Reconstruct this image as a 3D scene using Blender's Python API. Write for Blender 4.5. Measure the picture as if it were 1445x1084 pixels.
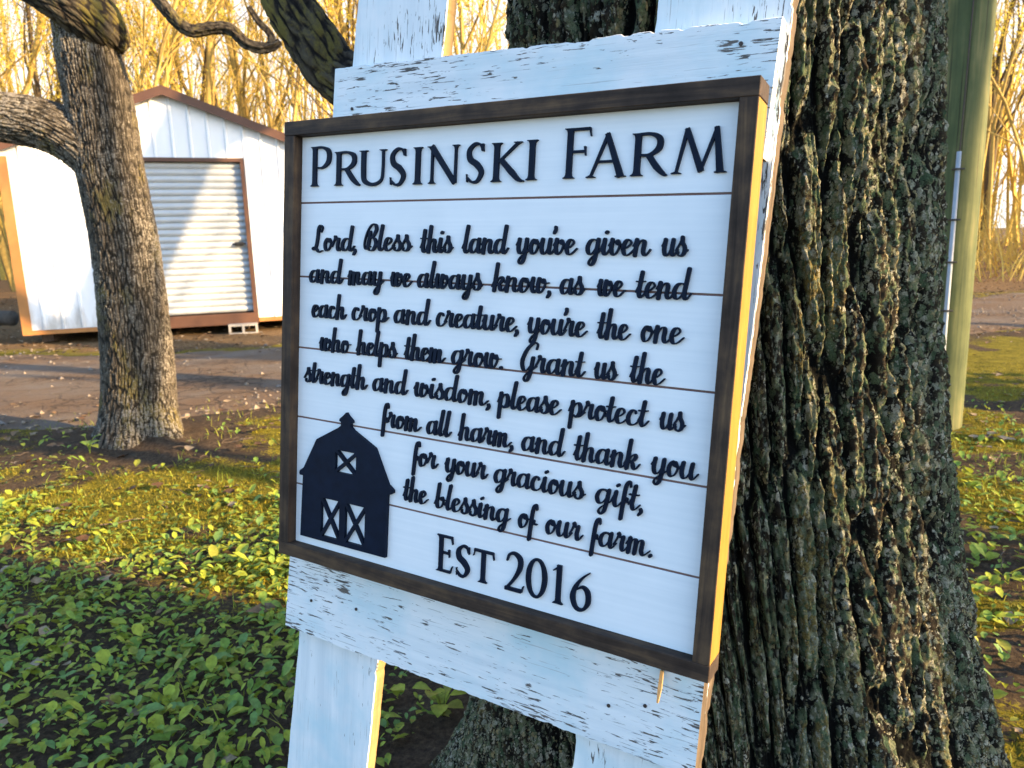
import bpy, math, random
import numpy as np
from mathutils import Vector, Matrix
from mathutils.geometry import tessellate_polygon
R_ = math.radians
scene = bpy.context.scene
for o in list(bpy.data.objects): bpy.data.objects.remove(o)
COL = scene.collection

# ------------------------------------------------------------------ camera
cam_d = bpy.data.cameras.new('camera'); cam = bpy.data.objects.new('camera', cam_d); COL.objects.link(cam)
cam_d.lens = 26.19; cam_d.sensor_width = 36; cam_d.sensor_fit = 'HORIZONTAL'
cam_d.clip_start = 0.02; cam_d.clip_end = 2000
cam.matrix_world = Matrix(((0.9995839, 0.0288447, 0.0, 0.0), (-0.0054539, 0.1889986, -0.9819622, 0.0),
                           (-0.0283244, 0.9815536, 0.1890772, 1.2), (0, 0, 0, 1)))
cam_d.dof.use_dof = True; cam_d.dof.focus_distance = 0.98; cam_d.dof.aperture_fstop = 11
scene.camera = cam

# ------------------------------------------------------------------ world, sun, exposure
SUN_AZ, SUN_EL = -24.0, 17.0          # degrees: azimuth from +X towards +Y
w = bpy.data.worlds.new('World'); scene.world = w; w.use_nodes = True
nt = w.node_tree; bg = nt.nodes['Background']
sky = nt.nodes.new('ShaderNodeTexSky'); sky.sky_type = 'NISHITA'; sky.sun_disc = False
sky.sun_elevation = R_(SUN_EL); sky.sun_rotation = R_(90 - SUN_AZ)
sky.air_density = 1.0; sky.dust_density = 0.7; sky.ozone_density = 3.0
# a bright cloud added low in the sky beyond the wood, to whiten it
tc = nt.nodes.new('ShaderNodeTexCoord'); sx = nt.nodes.new('ShaderNodeSeparateXYZ'); nt.links.new(tc.outputs['Generated'], sx.inputs[0])
def wramp(src, a, b):
    m = nt.nodes.new('ShaderNodeMapRange'); m.interpolation_type = 'SMOOTHSTEP'; nt.links.new(src, m.inputs[0])
    m.inputs[1].default_value = a; m.inputs[2].default_value = b; return m.outputs[0]
def wmul(p, q):
    m = nt.nodes.new('ShaderNodeMath'); m.operation = 'MULTIPLY'; nt.links.new(p, m.inputs[0]); nt.links.new(q, m.inputs[1]); return m.outputs[0]
cn = nt.nodes.new('ShaderNodeTexNoise'); cn.inputs['Scale'].default_value = 3.5; cn.inputs['Detail'].default_value = 5; nt.links.new(tc.outputs['Generated'], cn.inputs['Vector'])
white_veil = wmul(wmul(wramp(sx.outputs[2], .55, .22), wramp(sx.outputs[1], -.05, .45)), wramp(cn.outputs['Fac'], .22, .42))
cmix = nt.nodes.new('ShaderNodeMix'); cmix.data_type = 'RGBA'; nt.links.new(white_veil, cmix.inputs[0]); nt.links.new(sky.outputs[0], cmix.inputs[6])
cmix.inputs[7].default_value = (2.7, 2.6, 2.5, 1)
nt.links.new(cmix.outputs[2], bg.inputs[0]); bg.inputs[1].default_value = 0.15
sd = bpy.data.lights.new('sun', 'SUN'); sun = bpy.data.objects.new('sun', sd); COL.objects.link(sun)
sd.energy = 4.2; sd.angle = R_(0.5); sd.color = (1.0, 0.70, 0.36)
SDIR = Vector((math.cos(R_(SUN_EL)) * math.cos(R_(SUN_AZ)), math.cos(R_(SUN_EL)) * math.sin(R_(SUN_AZ)), math.sin(R_(SUN_EL))))
sun.rotation_euler = SDIR.to_track_quat('Z', 'Y').to_euler()
scene.view_settings.view_transform = 'Standard'; scene.view_settings.look = 'None'
scene.view_settings.exposure = 2.0; scene.view_settings.gamma = 1.0
scene.cycles.max_bounces = 6

# ------------------------------------------------------------------ helpers
def sm(e0, e1, x):
    t = np.clip((x - e0) / (e1 - e0), 0, 1); return t * t * (3 - 2 * t)
def _hash(ix, iy, iz, seed):
    h = (ix.astype(np.uint32) * np.uint32(374761393) + iy.astype(np.uint32) * np.uint32(668265263)
         + iz.astype(np.uint32) * np.uint32(2147483647) + np.uint32((seed * 974711 + 12345) & 0xffffffff))
    h = (h ^ (h >> np.uint32(13))) * np.uint32(1274126177)
    h = (h ^ (h >> np.uint32(15))) * np.uint32(2246822519)
    return ((h ^ (h >> np.uint32(16))) & np.uint32(0xffffff)).astype(np.float64) / 16777216.0
def vn(x, y, z=None, seed=0):
    x = np.asarray(x, float); y = np.asarray(y, float)
    if z is None: z = np.zeros_like(x + y)
    x, y, z = np.broadcast_arrays(x, y, z)
    fx, fy, fz = np.floor(x), np.floor(y), np.floor(z)
    ix, iy, iz = fx.astype(np.int64), fy.astype(np.int64), fz.astype(np.int64)
    u, v, q = x - fx, y - fy, z - fz
    u = u*u*(3-2*u); v = v*v*(3-2*v); q = q*q*(3-2*q)
    r = 0
    for a, wa in ((0, 1-u), (1, u)):
        for b, wb in ((0, 1-v), (1, v)):
            for c, wc in ((0, 1-q), (1, q)):
                if c == 1 and not np.any(q): continue
                r = r + wa*wb*wc*_hash(ix+a, iy+b, iz+c, seed)
    return r
def fbm(x, y, z=None, seed=0, oc=3):
    r = 0; a = 1; t = 0
    for i in range(oc):
        s = 2.03**i
        ca, sa = math.cos(.9*i+.35), math.sin(.9*i+.35)
        if z is None: r = r + a*vn((x*ca-y*sa)*s, (x*sa+y*ca)*s, None, seed+i*17)
        else: r = r + a*vn(x*s, y*s, z*s, seed+i*17)
        t += a; a *= .5
    return r/t
def voro(x, y, seed=0):
    ix, iy = np.floor(x).astype(np.int64), np.floor(y).astype(np.int64)
    f1 = np.full(x.shape, 9.); f2 = np.full(x.shape, 9.); cid = np.zeros(x.shape)
    zz = np.zeros_like(ix)
    for a in (-1, 0, 1):
        for b in (-1, 0, 1):
            cx = ix+a; cy = iy+b
            px = cx + .1 + .8*_hash(cx, cy, zz, seed); py = cy + .1 + .8*_hash(cx, cy, zz, seed+7)
            d = np.hypot(px-x, py-y); c = _hash(cx, cy, zz, seed+13)
            near = d < f1
            f2 = np.where(near, f1, np.minimum(f2, d)); cid = np.where(near, c, cid); f1 = np.where(near, d, f1)
    return f1, f2, cid

def mesh(name, V, F, mats=(), parent=None, smooth=False, attrs=None, mi=None):
    """V (n,3) array, F list of faces or (m,k) array -> one linked mesh object"""
    me = bpy.data.meshes.new(name)
    V = np.asarray(V, np.float32)
    if isinstance(F, np.ndarray):
        m, k = F.shape
        me.vertices.add(len(V)); me.vertices.foreach_set('co', V.ravel())
        me.loops.add(m*k); me.loops.foreach_set('vertex_index', F.astype(np.int32).ravel())
        me.polygons.add(m); me.polygons.foreach_set('loop_start', np.arange(0, m*k, k, dtype=np.int32))
        me.polygons.foreach_set('loop_total', np.full(m, k, np.int32))
    else:
        me.from_pydata([tuple(v) for v in V.tolist()], [], F)
    if mi is not None: me.polygons.foreach_set('material_index', np.asarray(mi, np.int32))
    me.polygons.foreach_set('use_smooth', np.full(len(me.polygons), smooth))
    for k, a in (attrs or {}).items():
        at = me.attributes.new(k, 'FLOAT', 'POINT'); at.data.foreach_set('value', np.asarray(a, np.float32))
    me.update(calc_edges=True); me.validate()
    for m in (mats if isinstance(mats, (list, tuple)) else [mats]): me.materials.append(m)
    o = bpy.data.objects.new(name, me); COL.objects.link(o)
    if parent: o.parent = parent
    return o
class MB:
    """collects shapes for one mesh"""
    def __init__(s): s.V = []; s.F = []; s.M = []
    def add(s, V, F, m=0):
        b = len(s.V); s.V += [tuple(v) for v in V]; s.F += [tuple(i+b for i in f) for f in F]; s.M += [m]*len(F)
    def box(s, x0, x1, y0, y1, z0, z1, m=0, bev=0):
        if bev:
            c = bev
            P = []
            for z, e in ((z0, c), (z0+c, 0), (z1-c, 0), (z1, c)):
                P += [(x0+e, y0+c, z), (x0+c, y0+e, z), (x1-c, y0+e, z), (x1-e, y0+c, z), (x1-e, y1-c, z), (x1-c, y1-e, z), (x0+c, y1-e, z), (x0+e, y1-c, z)]
            F = [tuple(range(7, -1, -1)), tuple(range(24, 32))]
            for k in range(3):
                for i in range(8):
                    j = (i+1) % 8; F.append((k*8+i, k*8+j, k*8+8+j, k*8+8+i))
            s.add(P, F, m)
        else:
            P = [(x0,y0,z0),(x1,y0,z0),(x1,y1,z0),(x0,y1,z0),(x0,y0,z1),(x1,y0,z1),(x1,y1,z1),(x0,y1,z1)]
            s.add(P, [(3,2,1,0),(4,5,6,7),(0,1,5,4),(1,2,6,5),(2,3,7,6),(3,0,4,7)], m)
    def tube(s, pts, rad, n=8, m=0, cap=True):
        V, F = tube_np(np.array(pts, float), np.array(rad, float) if np.ndim(rad) else np.full(len(pts), rad), n)
        s.add(V.tolist(), F.tolist(), m)
        if cap:
            b = len(s.V)-len(V); k = len(V)-n
            s.F += [tuple(range(b+n-1, b-1, -1)), tuple(range(b+k, b+k+n))]; s.M += [m, m]
    def build(s, name, mats, parent=None, smooth=False):
        return mesh(name, np.array(s.V), s.F, mats, parent, smooth, mi=s.M)
def frames(P):
    T = np.gradient(P, axis=0); T /= np.linalg.norm(T, axis=1)[:, None] + 1e-12
    n = np.cross(T[0], [0, 1, 0]) if abs(T[0][1]) < .9 else np.cross(T[0], [1, 0, 0])
    n /= np.linalg.norm(n); N = [n]
    for i in range(1, len(P)):
        n = N[-1] - T[i]*(N[-1] @ T[i]); N.append(n/np.linalg.norm(n))
    N = np.array(N); return T, N, np.cross(T, N)
def tube_np(P, r, n):
    T, N, B = frames(P); a = np.arange(n)*2*np.pi/n
    V = P[:, None] + r[:, None, None]*(np.cos(a)[None, :, None]*N[:, None] + np.sin(a)[None, :, None]*B[:, None])
    k = len(P); i = np.arange(k-1)[:, None]*n; j = np.arange(n)[None]; j2 = (j+1) % n
    F = np.stack([i+j, i+j2, i+n+j2, i+n+j], -1).reshape(-1, 4)
    return V.reshape(-1, 3), F
def catmull(P, n=8):
    P = np.array(P, float); Q = np.vstack([2*P[0]-P[1], P, 2*P[-1]-P[-2]]); out = []
    for i in range(1, len(Q)-2):
        t = np.linspace(0, 1, n, endpoint=False)[:, None]
        out.append(.5*((2*Q[i]) + (-Q[i-1]+Q[i+1])*t + (2*Q[i-1]-5*Q[i]+4*Q[i+1]-Q[i+2])*t*t + (-Q[i-1]+3*Q[i]-3*Q[i+1]+Q[i+2])*t**3))
    out.append(P[-1:]); return np.vstack(out)
def tag(o, label=None, cat=None, group=None, kind=None):
    if label: o['label'] = label
    if cat: o['category'] = cat
    if group: o['group'] = group
    if kind: o['kind'] = kind
    return o
def thing(name, label, cat, loc=(0, 0, 0), rz=0, group=None):
    o = bpy.data.objects.new(name, None); COL.objects.link(o); o.location = loc; o.rotation_euler = (0, 0, rz)
    o.empty_display_size = .1
    return tag(o, label, cat, group)
def copy_thing(src, group=None, label=None):
    r = src.copy(); COL.objects.link(r)
    if label: r['label'] = label
    if group: r['group'] = group
    for ch in list(src.children):
        c = ch.copy(); COL.objects.link(c); c.parent = r
    return r

# ------------------------------------------------------------------ materials
class NT:
    def __init__(s, name, rough=.8, spec=.3):
        s.m = bpy.data.materials.new(name); s.m.use_nodes = True; s.t = s.m.node_tree
        s.b = s.t.nodes['Principled BSDF']; s.b.inputs['Roughness'].default_value = rough
        s.b.inputs['Specular IOR Level'].default_value = spec
    def n(s, ty, **kw):
        o = s.t.nodes.new('ShaderNode'+ty)
        for k, v in kw.items(): setattr(o, k, v)
        return o
    def set(s, sock, v):
        if isinstance(v, bpy.types.NodeSocket): s.t.links.new(v, sock)
        else:
            if isinstance(v, tuple) and len(v) == 3 and sock.type == 'RGBA': v = (*v, 1)
            sock.default_value = v
    def pos(s, scale=(1, 1, 1), obj=True, rot=(0, 0, 0)):
        t = s.n('TexCoord'); m = s.n('Mapping'); s.t.links.new(t.outputs['Object'], m.inputs[0])
        m.inputs['Scale'].default_value = scale; m.inputs['Rotation'].default_value = rot; return m.outputs[0]
    def noise(s, vec, scale, det=4, rough=.55, dist=0):
        o = s.n('TexNoise'); s.set(o.inputs['Vector'], vec); o.inputs['Scale'].default_value = scale
        o.inputs['Detail'].default_value = det; o.inputs['Roughness'].default_value = rough; o.inputs['Distortion'].default_value = dist
        return o.outputs['Fac']
    def voro(s, vec, scale, feat='F1', out='Distance'):
        o = s.n('TexVoronoi', feature=feat); s.set(o.inputs['Vector'], vec); o.inputs['Scale'].default_value = scale
        return o.outputs[out]
    def ramp(s, fac, stops):
        o = s.n('ValToRGB'); s.set(o.inputs[0], fac); e = o.color_ramp.elements
        while len(e) < len(stops): e.new(.5)
        for el, (p, c) in zip(e, stops):
            el.position = p; el.color = (c, c, c, 1) if not isinstance(c, tuple) else (*c, 1)
        return o.outputs[0]
    def mix(s, f, a, b, mode='MIX'):
        o = s.n('Mix', data_type='RGBA', blend_type=mode)
        s.set(o.inputs[0], f); s.set(o.inputs[6], a); s.set(o.inputs[7], b); return o.outputs[2]
    def math(s, op, a, b=0.0):
        o = s.n('Math', operation=op); s.set(o.inputs[0], a); s.set(o.inputs[1], b); return o.outputs[0]
    def attr(s, name): return s.n('Attribute', attribute_name=name).outputs['Fac']
    def bump(s, h, strength=.5, dist=.002):
        o = s.n('Bump'); s.set(o.inputs['Height'], h); o.inputs['Strength'].default_value = strength
        o.inputs['Distance'].default_value = dist; s.t.links.new(o.outputs[0], s.b.inputs['Normal'])
    def out(s, col): s.set(s.b.inputs['Base Color'], col); return s.m
def plain(name, col, rough=.7, var=.15, scale=20, spec=.3):
    a = NT(name, rough, spec); f = a.noise(a.pos(), scale, 5)
    lo = tuple(c*(1-var) for c in col); hi = tuple(min(1, c*(1+var)) for c in col)
    a.bump(f, .15, .002)
    return a.out(a.ramp(f, [(.3, lo), (.7, hi)]))

def mat_weathered(name, axis, th0=.0):
    """old white paint over grey wood; axis = index of the long direction"""
    a = NT(name, .62, .25)
    s1 = [360, 360, 360]; s1[axis] = 36
    s2 = [60, 60, 60]; s2[axis] = 2.5
    s3 = [420, 420, 420]; s3[axis] = 14
    p1, p2, p3, p0 = a.pos(tuple(s1)), a.pos(tuple(s2)), a.pos(tuple(s3)), a.pos()
    flakes = a.noise(p1, 1, 3, .6, .6)
    big = a.noise(p0, 9, 4, .6)
    wear = a.attr('wear')
    th = a.math('ADD', a.math('MULTIPLY', big, .46), a.math('MULTIPLY', wear, .16))
    fl = a.math('ADD', flakes, th)
    chip = a.ramp(fl, [(.882+th0, 0.), (.900+th0, 1.)])
    spots = a.ramp(a.noise(p0, 95, 2, .5), [(.77, 0.), (.79, 1.)])
    chip = a.math('MAXIMUM', chip, a.math('MULTIPLY', spots, a.ramp(big, [(.52, 0.), (.62, .9)])))
    grain = a.noise(p3, 1, 3, .6)
    broad = a.noise(p2, 1, 4, .6)
    paint = a.ramp(broad, [(.28, (.62, .66, .68)), (.5, (.73, .75, .755)), (.72, (.80, .80, .795))])
    teal = a.ramp(a.noise(a.pos((1, 1, 1)), 7.5, 4, .6), [(.46, 0.), (.68, .75)])
    paint = a.mix(teal, paint, (.46, .63, .68))
    hair = a.ramp(grain, [(.33, 1.), (.37, 0.)])
    paint = a.mix(a.math('MULTIPLY', hair, a.ramp(broad, [(.36, .1), (.60, .8)])), paint, (.34, .35, .35))
    wood = a.ramp(grain, [(.3, (.06, .055, .05)), (.6, (.15, .13, .115)), (.8, (.27, .24, .21))])
    h = a.math('ADD', a.math('MULTIPLY', chip, -1.0), a.math('MULTIPLY', grain, .35))
    h = a.math('ADD', h, a.math('MULTIPLY', flakes, .35))
    a.bump(h, .55, .0013)
    return a.out(a.mix(chip, paint, wood))
def mat_rawwood(name, c0, c1, axis=1, rough=.8):
    a = NT(name, rough, .2); s = [160, 160, 160]; s[axis] = 8
    g = a.noise(a.pos(tuple(s)), 1, 4, .6, .3); b = a.noise(a.pos(), 25, 3)
    f = a.math('ADD', a.math('MULTIPLY', g, .7), a.math('MULTIPLY', b, .3))
    a.bump(g, .4, .001)
    return a.out(a.ramp(f, [(.3, c0), (.68, c1)]))
def mat_stain(name, axis):
    a = NT(name, .6, .12); s = [75, 75, 75]; s[axis] = 5
    g = a.noise(a.pos(tuple(s)), 1, 5, .65, .8); b = a.noise(a.pos((22, 22, 22)), 1, 4, .6)
    f = a.math('ADD', a.math('MULTIPLY', g, .55), a.math('MULTIPLY', b, .45))
    s2 = [330, 330, 330]; s2[axis] = 9
    a.bump(a.noise(a.pos(tuple(s2)), 1, 3), .35, .0006)
    return a.out(a.ramp(f, [(.32, (.016, .011, .009)), (.47, (.046, .031, .023)), (.6, (.098, .061, .036)), (.75, (.185, .115, .06))]))

M = {}
M['paint_h'] = mat_weathered('weathered_white_paint_across', 0)
M['paint_v'] = mat_weathered('weathered_white_paint_up', 1, .05)
M['edge_v'] = mat_rawwood('aged_sawn_edge_up', (.045, .034, .025), (.16, .12, .085), 1)
M['edge_h'] = mat_rawwood('aged_sawn_edge_across', (.12, .09, .06), (.36, .29, .21), 0)
M['fresh_v'] = mat_rawwood('fresh_pine_edge', (.26, .17, .075), (.40, .27, .13), 1)
M['stain_h'] = mat_stain('walnut_stain_across', 0)
M['stain_v'] = mat_stain('walnut_stain_up', 1)
M['honey'] = mat_rawwood('sunlit_honey_side', (.23, .125, .026), (.345, .205, .045), 1, .55)  # sunlight on the stile's outer side put into its colour
M['endgrain'] = plain('dark_end_grain', (.05, .035, .028), .7, .35, 120)
a = NT('sign_white', .5, .3)
g = a.noise(a.pos((5, 200, 60)), 1, 3, .5); b = a.noise(a.pos(), 14, 3)
a.bump(a.noise(a.pos((60, 260, 60)), 1, 2), .12, .0005)
M['panel'] = a.out(a.ramp(a.math('ADD', a.math('MULTIPLY', g, .5), a.math('MULTIPLY', b, .5)), [(.3, (.72, .74, .755)), (.7, (.82, .825, .83))]))
M['groove'] = mat_rawwood('plank_gap_brown', (.12, .065, .055), (.24, .14, .115), 0)
M['letter'] = plain('letter_navy_black', (.0035, .008, .021), .55, .25, 60, .12)
M['nail'] = plain('rusty_nail', (.05, .035, .03), .6, .3, 200)

def mat_bark(name, dark, mid, light, lich=None, pale=None, moss=None, fine=90, lk=0.5):
    a = NT(name, .9, .15); h = a.attr('ridge'); p = a.pos()
    n1 = a.noise(p, fine, 5, .65); n2 = a.noise(p, 16, 4, .6)
    f = a.math('ADD', a.math('MULTIPLY', h, .62), a.math('MULTIPLY', n1, .38))
    c = a.ramp(f, [(.26, dark), (.52, mid), (.80, light)])  # on bark tubes, furrow shade is put into the colour by ridge height
    if moss:
        mm = a.ramp(a.math('ADD', a.noise(a.pos((6, 6, 2.2)), 1, 4, .6), a.math('MULTIPLY', n1, .22)), [(.66, 0.), (.73, 1.)])
        c = a.mix(a.math('MULTIPLY', mm, a.ramp(h, [(.3, 0.), (.55, .85)])), c, a.mix(n1, moss, tuple(x*2.0 for x in moss)))
    if lich:
        v = a.noise(p, 42, 6, .72, .5)
        zone = a.noise(a.pos((5, 5, 3)), 1, 3, .5)
        hh = a.ramp(h, [(.25, 0.), (.6, .14)])
        l1 = a.ramp(a.math('ADD', a.math('ADD', v, hh), a.math('MULTIPLY', zone, .32)), [(.74-.12*lk, 0.), (.80-.12*lk, 1.)])
        c = a.mix(l1, c, a.mix(n1, lich, tuple(min(1, x*1.5) for x in lich)))
    if pale:
        v2 = a.noise(p, 75, 5, .7, .8); z2 = a.noise(a.pos((3.2, 3.2, 2)), 1, 3, .5)
        l2 = a.ramp(a.math('ADD', a.math('ADD', v2, a.math('MULTIPLY', z2, .45)), a.ramp(h, [(.3, 0.), (.7, .08)])), [(.84, 0.), (.88, 1.)])
        c = a.mix(l2, c, pale)
    a.bump(n1, .8, .004)
    return a.out(c)
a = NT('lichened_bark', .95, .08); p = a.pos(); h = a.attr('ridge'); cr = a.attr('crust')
n1 = a.noise(p, 150, 5, .7); n2 = a.noise(p, 420, 3, .7)
pv = a.pos((1, 1, .62))
wv = a.n('VectorMath', operation='ADD'); nz = a.n('TexNoise'); a.set(nz.inputs['Vector'], p); nz.inputs['Scale'].default_value = 120; nz.inputs['Detail'].default_value = 4
sc_ = a.n('VectorMath', operation='SCALE'); a.set(sc_.inputs[0], nz.outputs['Color']); sc_.inputs['Scale'].default_value = .014
a.set(wv.inputs[0], pv); a.set(wv.inputs[1], sc_.outputs[0])
zl = a.noise(a.pos((8, 8, 3)), 1, 4, .6); zp = a.noise(a.pos((5, 5, 3.4)), 1, 4, .6); zm = a.noise(a.pos((9, 9, 1.6)), 1, 4, .6)
bark = a.ramp(a.math('ADD', a.math('MULTIPLY', h, .6), a.math('MULTIPLY', n1, .4)), [(.30, (.004, .004, .0035)), (.55, (.013, .011, .009)), (.85, (.05, .040, .027))])  # furrows go near black: crevice shade put into the bark colour
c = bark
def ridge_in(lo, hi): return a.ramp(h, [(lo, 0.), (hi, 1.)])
# ochre tone along the ridge crests
oc = a.ramp(a.math('ADD', a.math('MULTIPLY', zm, .7), a.math('MULTIPLY', n1, .3)), [(.535, 0.), (.60, 1.)])
c = a.mix(a.math('MULTIPLY', oc, ridge_in(.46, .62)), c, a.ramp(n2, [(.3, (.075, .058, .020)), (.55, (.17, .135, .048)), (.75, (.34, .28, .13))]))
def rosettes(c, scale, size, zone, z0, cols, hlo):
    v = a.n('TexVoronoi'); a.set(v.inputs['Vector'], wv.outputs[0]); v.inputs['Scale'].default_value = scale
    sp_ = a.n('SeparateColor'); a.set(sp_.inputs[0], v.outputs['Color'])
    d = a.math('ADD', v.outputs['Distance'], a.math('MULTIPLY', a.math('SUBTRACT', n2, .5), .9))
    m = a.ramp(d, [(size-.06, 1.), (size+.06, 0.)])
    on = a.ramp(a.math('ADD', a.math('MULTIPLY', sp_.outputs[0], .5), zone), [(z0, 0.), (z0+.05, 1.)])
    m = a.math('MULTIPLY', a.math('MULTIPLY', m, on), ridge_in(hlo, hlo+.2))
    k = a.ramp(sp_.outputs[1], cols)
    return a.mix(m, c, a.mix(a.ramp(n2, [(.35, .6), (.6, 0.)]), k, (.02, .022, .014)))
G_ = [(0., (.055, .090, .050)), (.3, (.095, .135, .075)), (.6, (.14, .165, .09)), (.85, (.20, .20, .12))]
P_ = [(0., (.17, .19, .13)), (.35, (.30, .30, .22)), (.7, (.46, .44, .35)), (.9, (.34, .28, .14))]
c = rosettes(c, 75, .52, zl, .66, G_, .18)
c = rosettes(c, 130, .46, zl, .73, G_, .15)
c = rosettes(c, 105, .42, zp, .76, P_, .22)
c = rosettes(c, 200, .40, zp, .75, P_, .12)
a.bump(a.math('ADD', n1, a.math('MULTIPLY', n2, .5)), 1.0, .005)
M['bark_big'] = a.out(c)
M['bark_left'] = mat_bark('brown_grey_bark', (.015, .013, .010), (.052, .043, .033), (.115, .096, .074), None, (.24, .215, .18), (.085, .068, .022), 130)
M['bark_dark'] = mat_bark('dark_limb_bark', (.012, .010, .009), (.05, .04, .03), (.10, .085, .06), None, None, (.10, .08, .02), 120)

# ------------------------------------------------------------------ sign frame of reference (mm: u right, v down, t into the scene)
TL = Vector((-0.30556, 1.08651, 1.37053))
UR, UD, UN = Vector((0.85876, -0.51135, -0.03250)), Vector((-0.07965, -0.07057, -0.99432)), Vector((0.50615, 0.85647, -0.10133))
def sign_root(name, label, cat, u0, v0):
    o = thing(name, label, cat)
    p = TL + UR*(u0/1000) + UD*(v0/1000)
    o.matrix_world = Matrix(((UR.x, -UD.x, -UN.x, p.x), (UR.y, -UD.y, -UN.y, p.y), (UR.z, -UD.z, -UN.z, p.z), (0, 0, 0, 1)))
    return o
class SP:
    """shapes in sign millimetres for a root at (u0, v0)"""
    def __init__(s, u0, v0): s.u0, s.v0 = u0, v0; s.mb = MB()
    def p(s, u, v, t): return ((u-s.u0)/1000, (s.v0-v)/1000, -t/1000)
    def box(s, u0, u1, v0, v1, t0, t1, m=0, bev=0.0):
        a = s.p(u0, v1, t1); b = s.p(u1, v0, t0); s.mb.box(a[0], b[0], a[1], b[1], a[2], b[2], m, bev/1000)
    def strip(s, Lp, Rp, t0, t1, m=0, capL=None, capR=None):
        """flat ribbon between two point rows, raised from depth t1 to t0"""
        n = len(Lp); out = list(Lp) + list(capR or []) + list(Rp[::-1]) + list(capL or [])
        k = len(out)
        V = [s.p(u, v, t0) for u, v in out] + [s.p(u, v, t1) for u, v in out]
        F = []
        nr = len(capR or []); iR = lambda i: n+nr+(n-1-i)
        for i in range(n-1): F.append((i, i+1, iR(i+1), iR(i)))
        if nr: F.append(tuple([n-1] + list(range(n, n+nr)) + [iR(n-1)]))
        if capL: F.append(tuple([iR(0)] + list(range(k-len(capL), k)) + [0]))
        for i in range(k):
            j = (i+1) % k; F.append((j, i, k+i, k+j))
        s.mb.add(V, F, m)
    def stroke(s, P, W, t0, t1, round_=True):
        P = np.array(P, float); W = np.full(len(P), float(W)) if np.ndim(W) == 0 else np.array(W, float)
        T = np.gradient(P, axis=0); T /= np.linalg.norm(T, axis=1)[:, None]+1e-9
        N = np.stack([-T[:, 1], T[:, 0]], 1)
        Lp = P + N*W[:, None]/2; Rp = P - N*W[:, None]/2
        def cap(i, sgn):
            r = W[i]/2; o = []
            for a in (36, 72, 108, 144):
                c, q = math.cos(R_(a)), math.sin(R_(a))
                o.append(tuple(P[i] + sgn*(N[i]*r*c + T[i]*r*q)))
            return o
        s.strip([tuple(x) for x in Lp], [tuple(x) for x in Rp], t0, t1, 0,
                cap(0, -1) if round_ else None, cap(-1, 1) if round_ else None)

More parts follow.
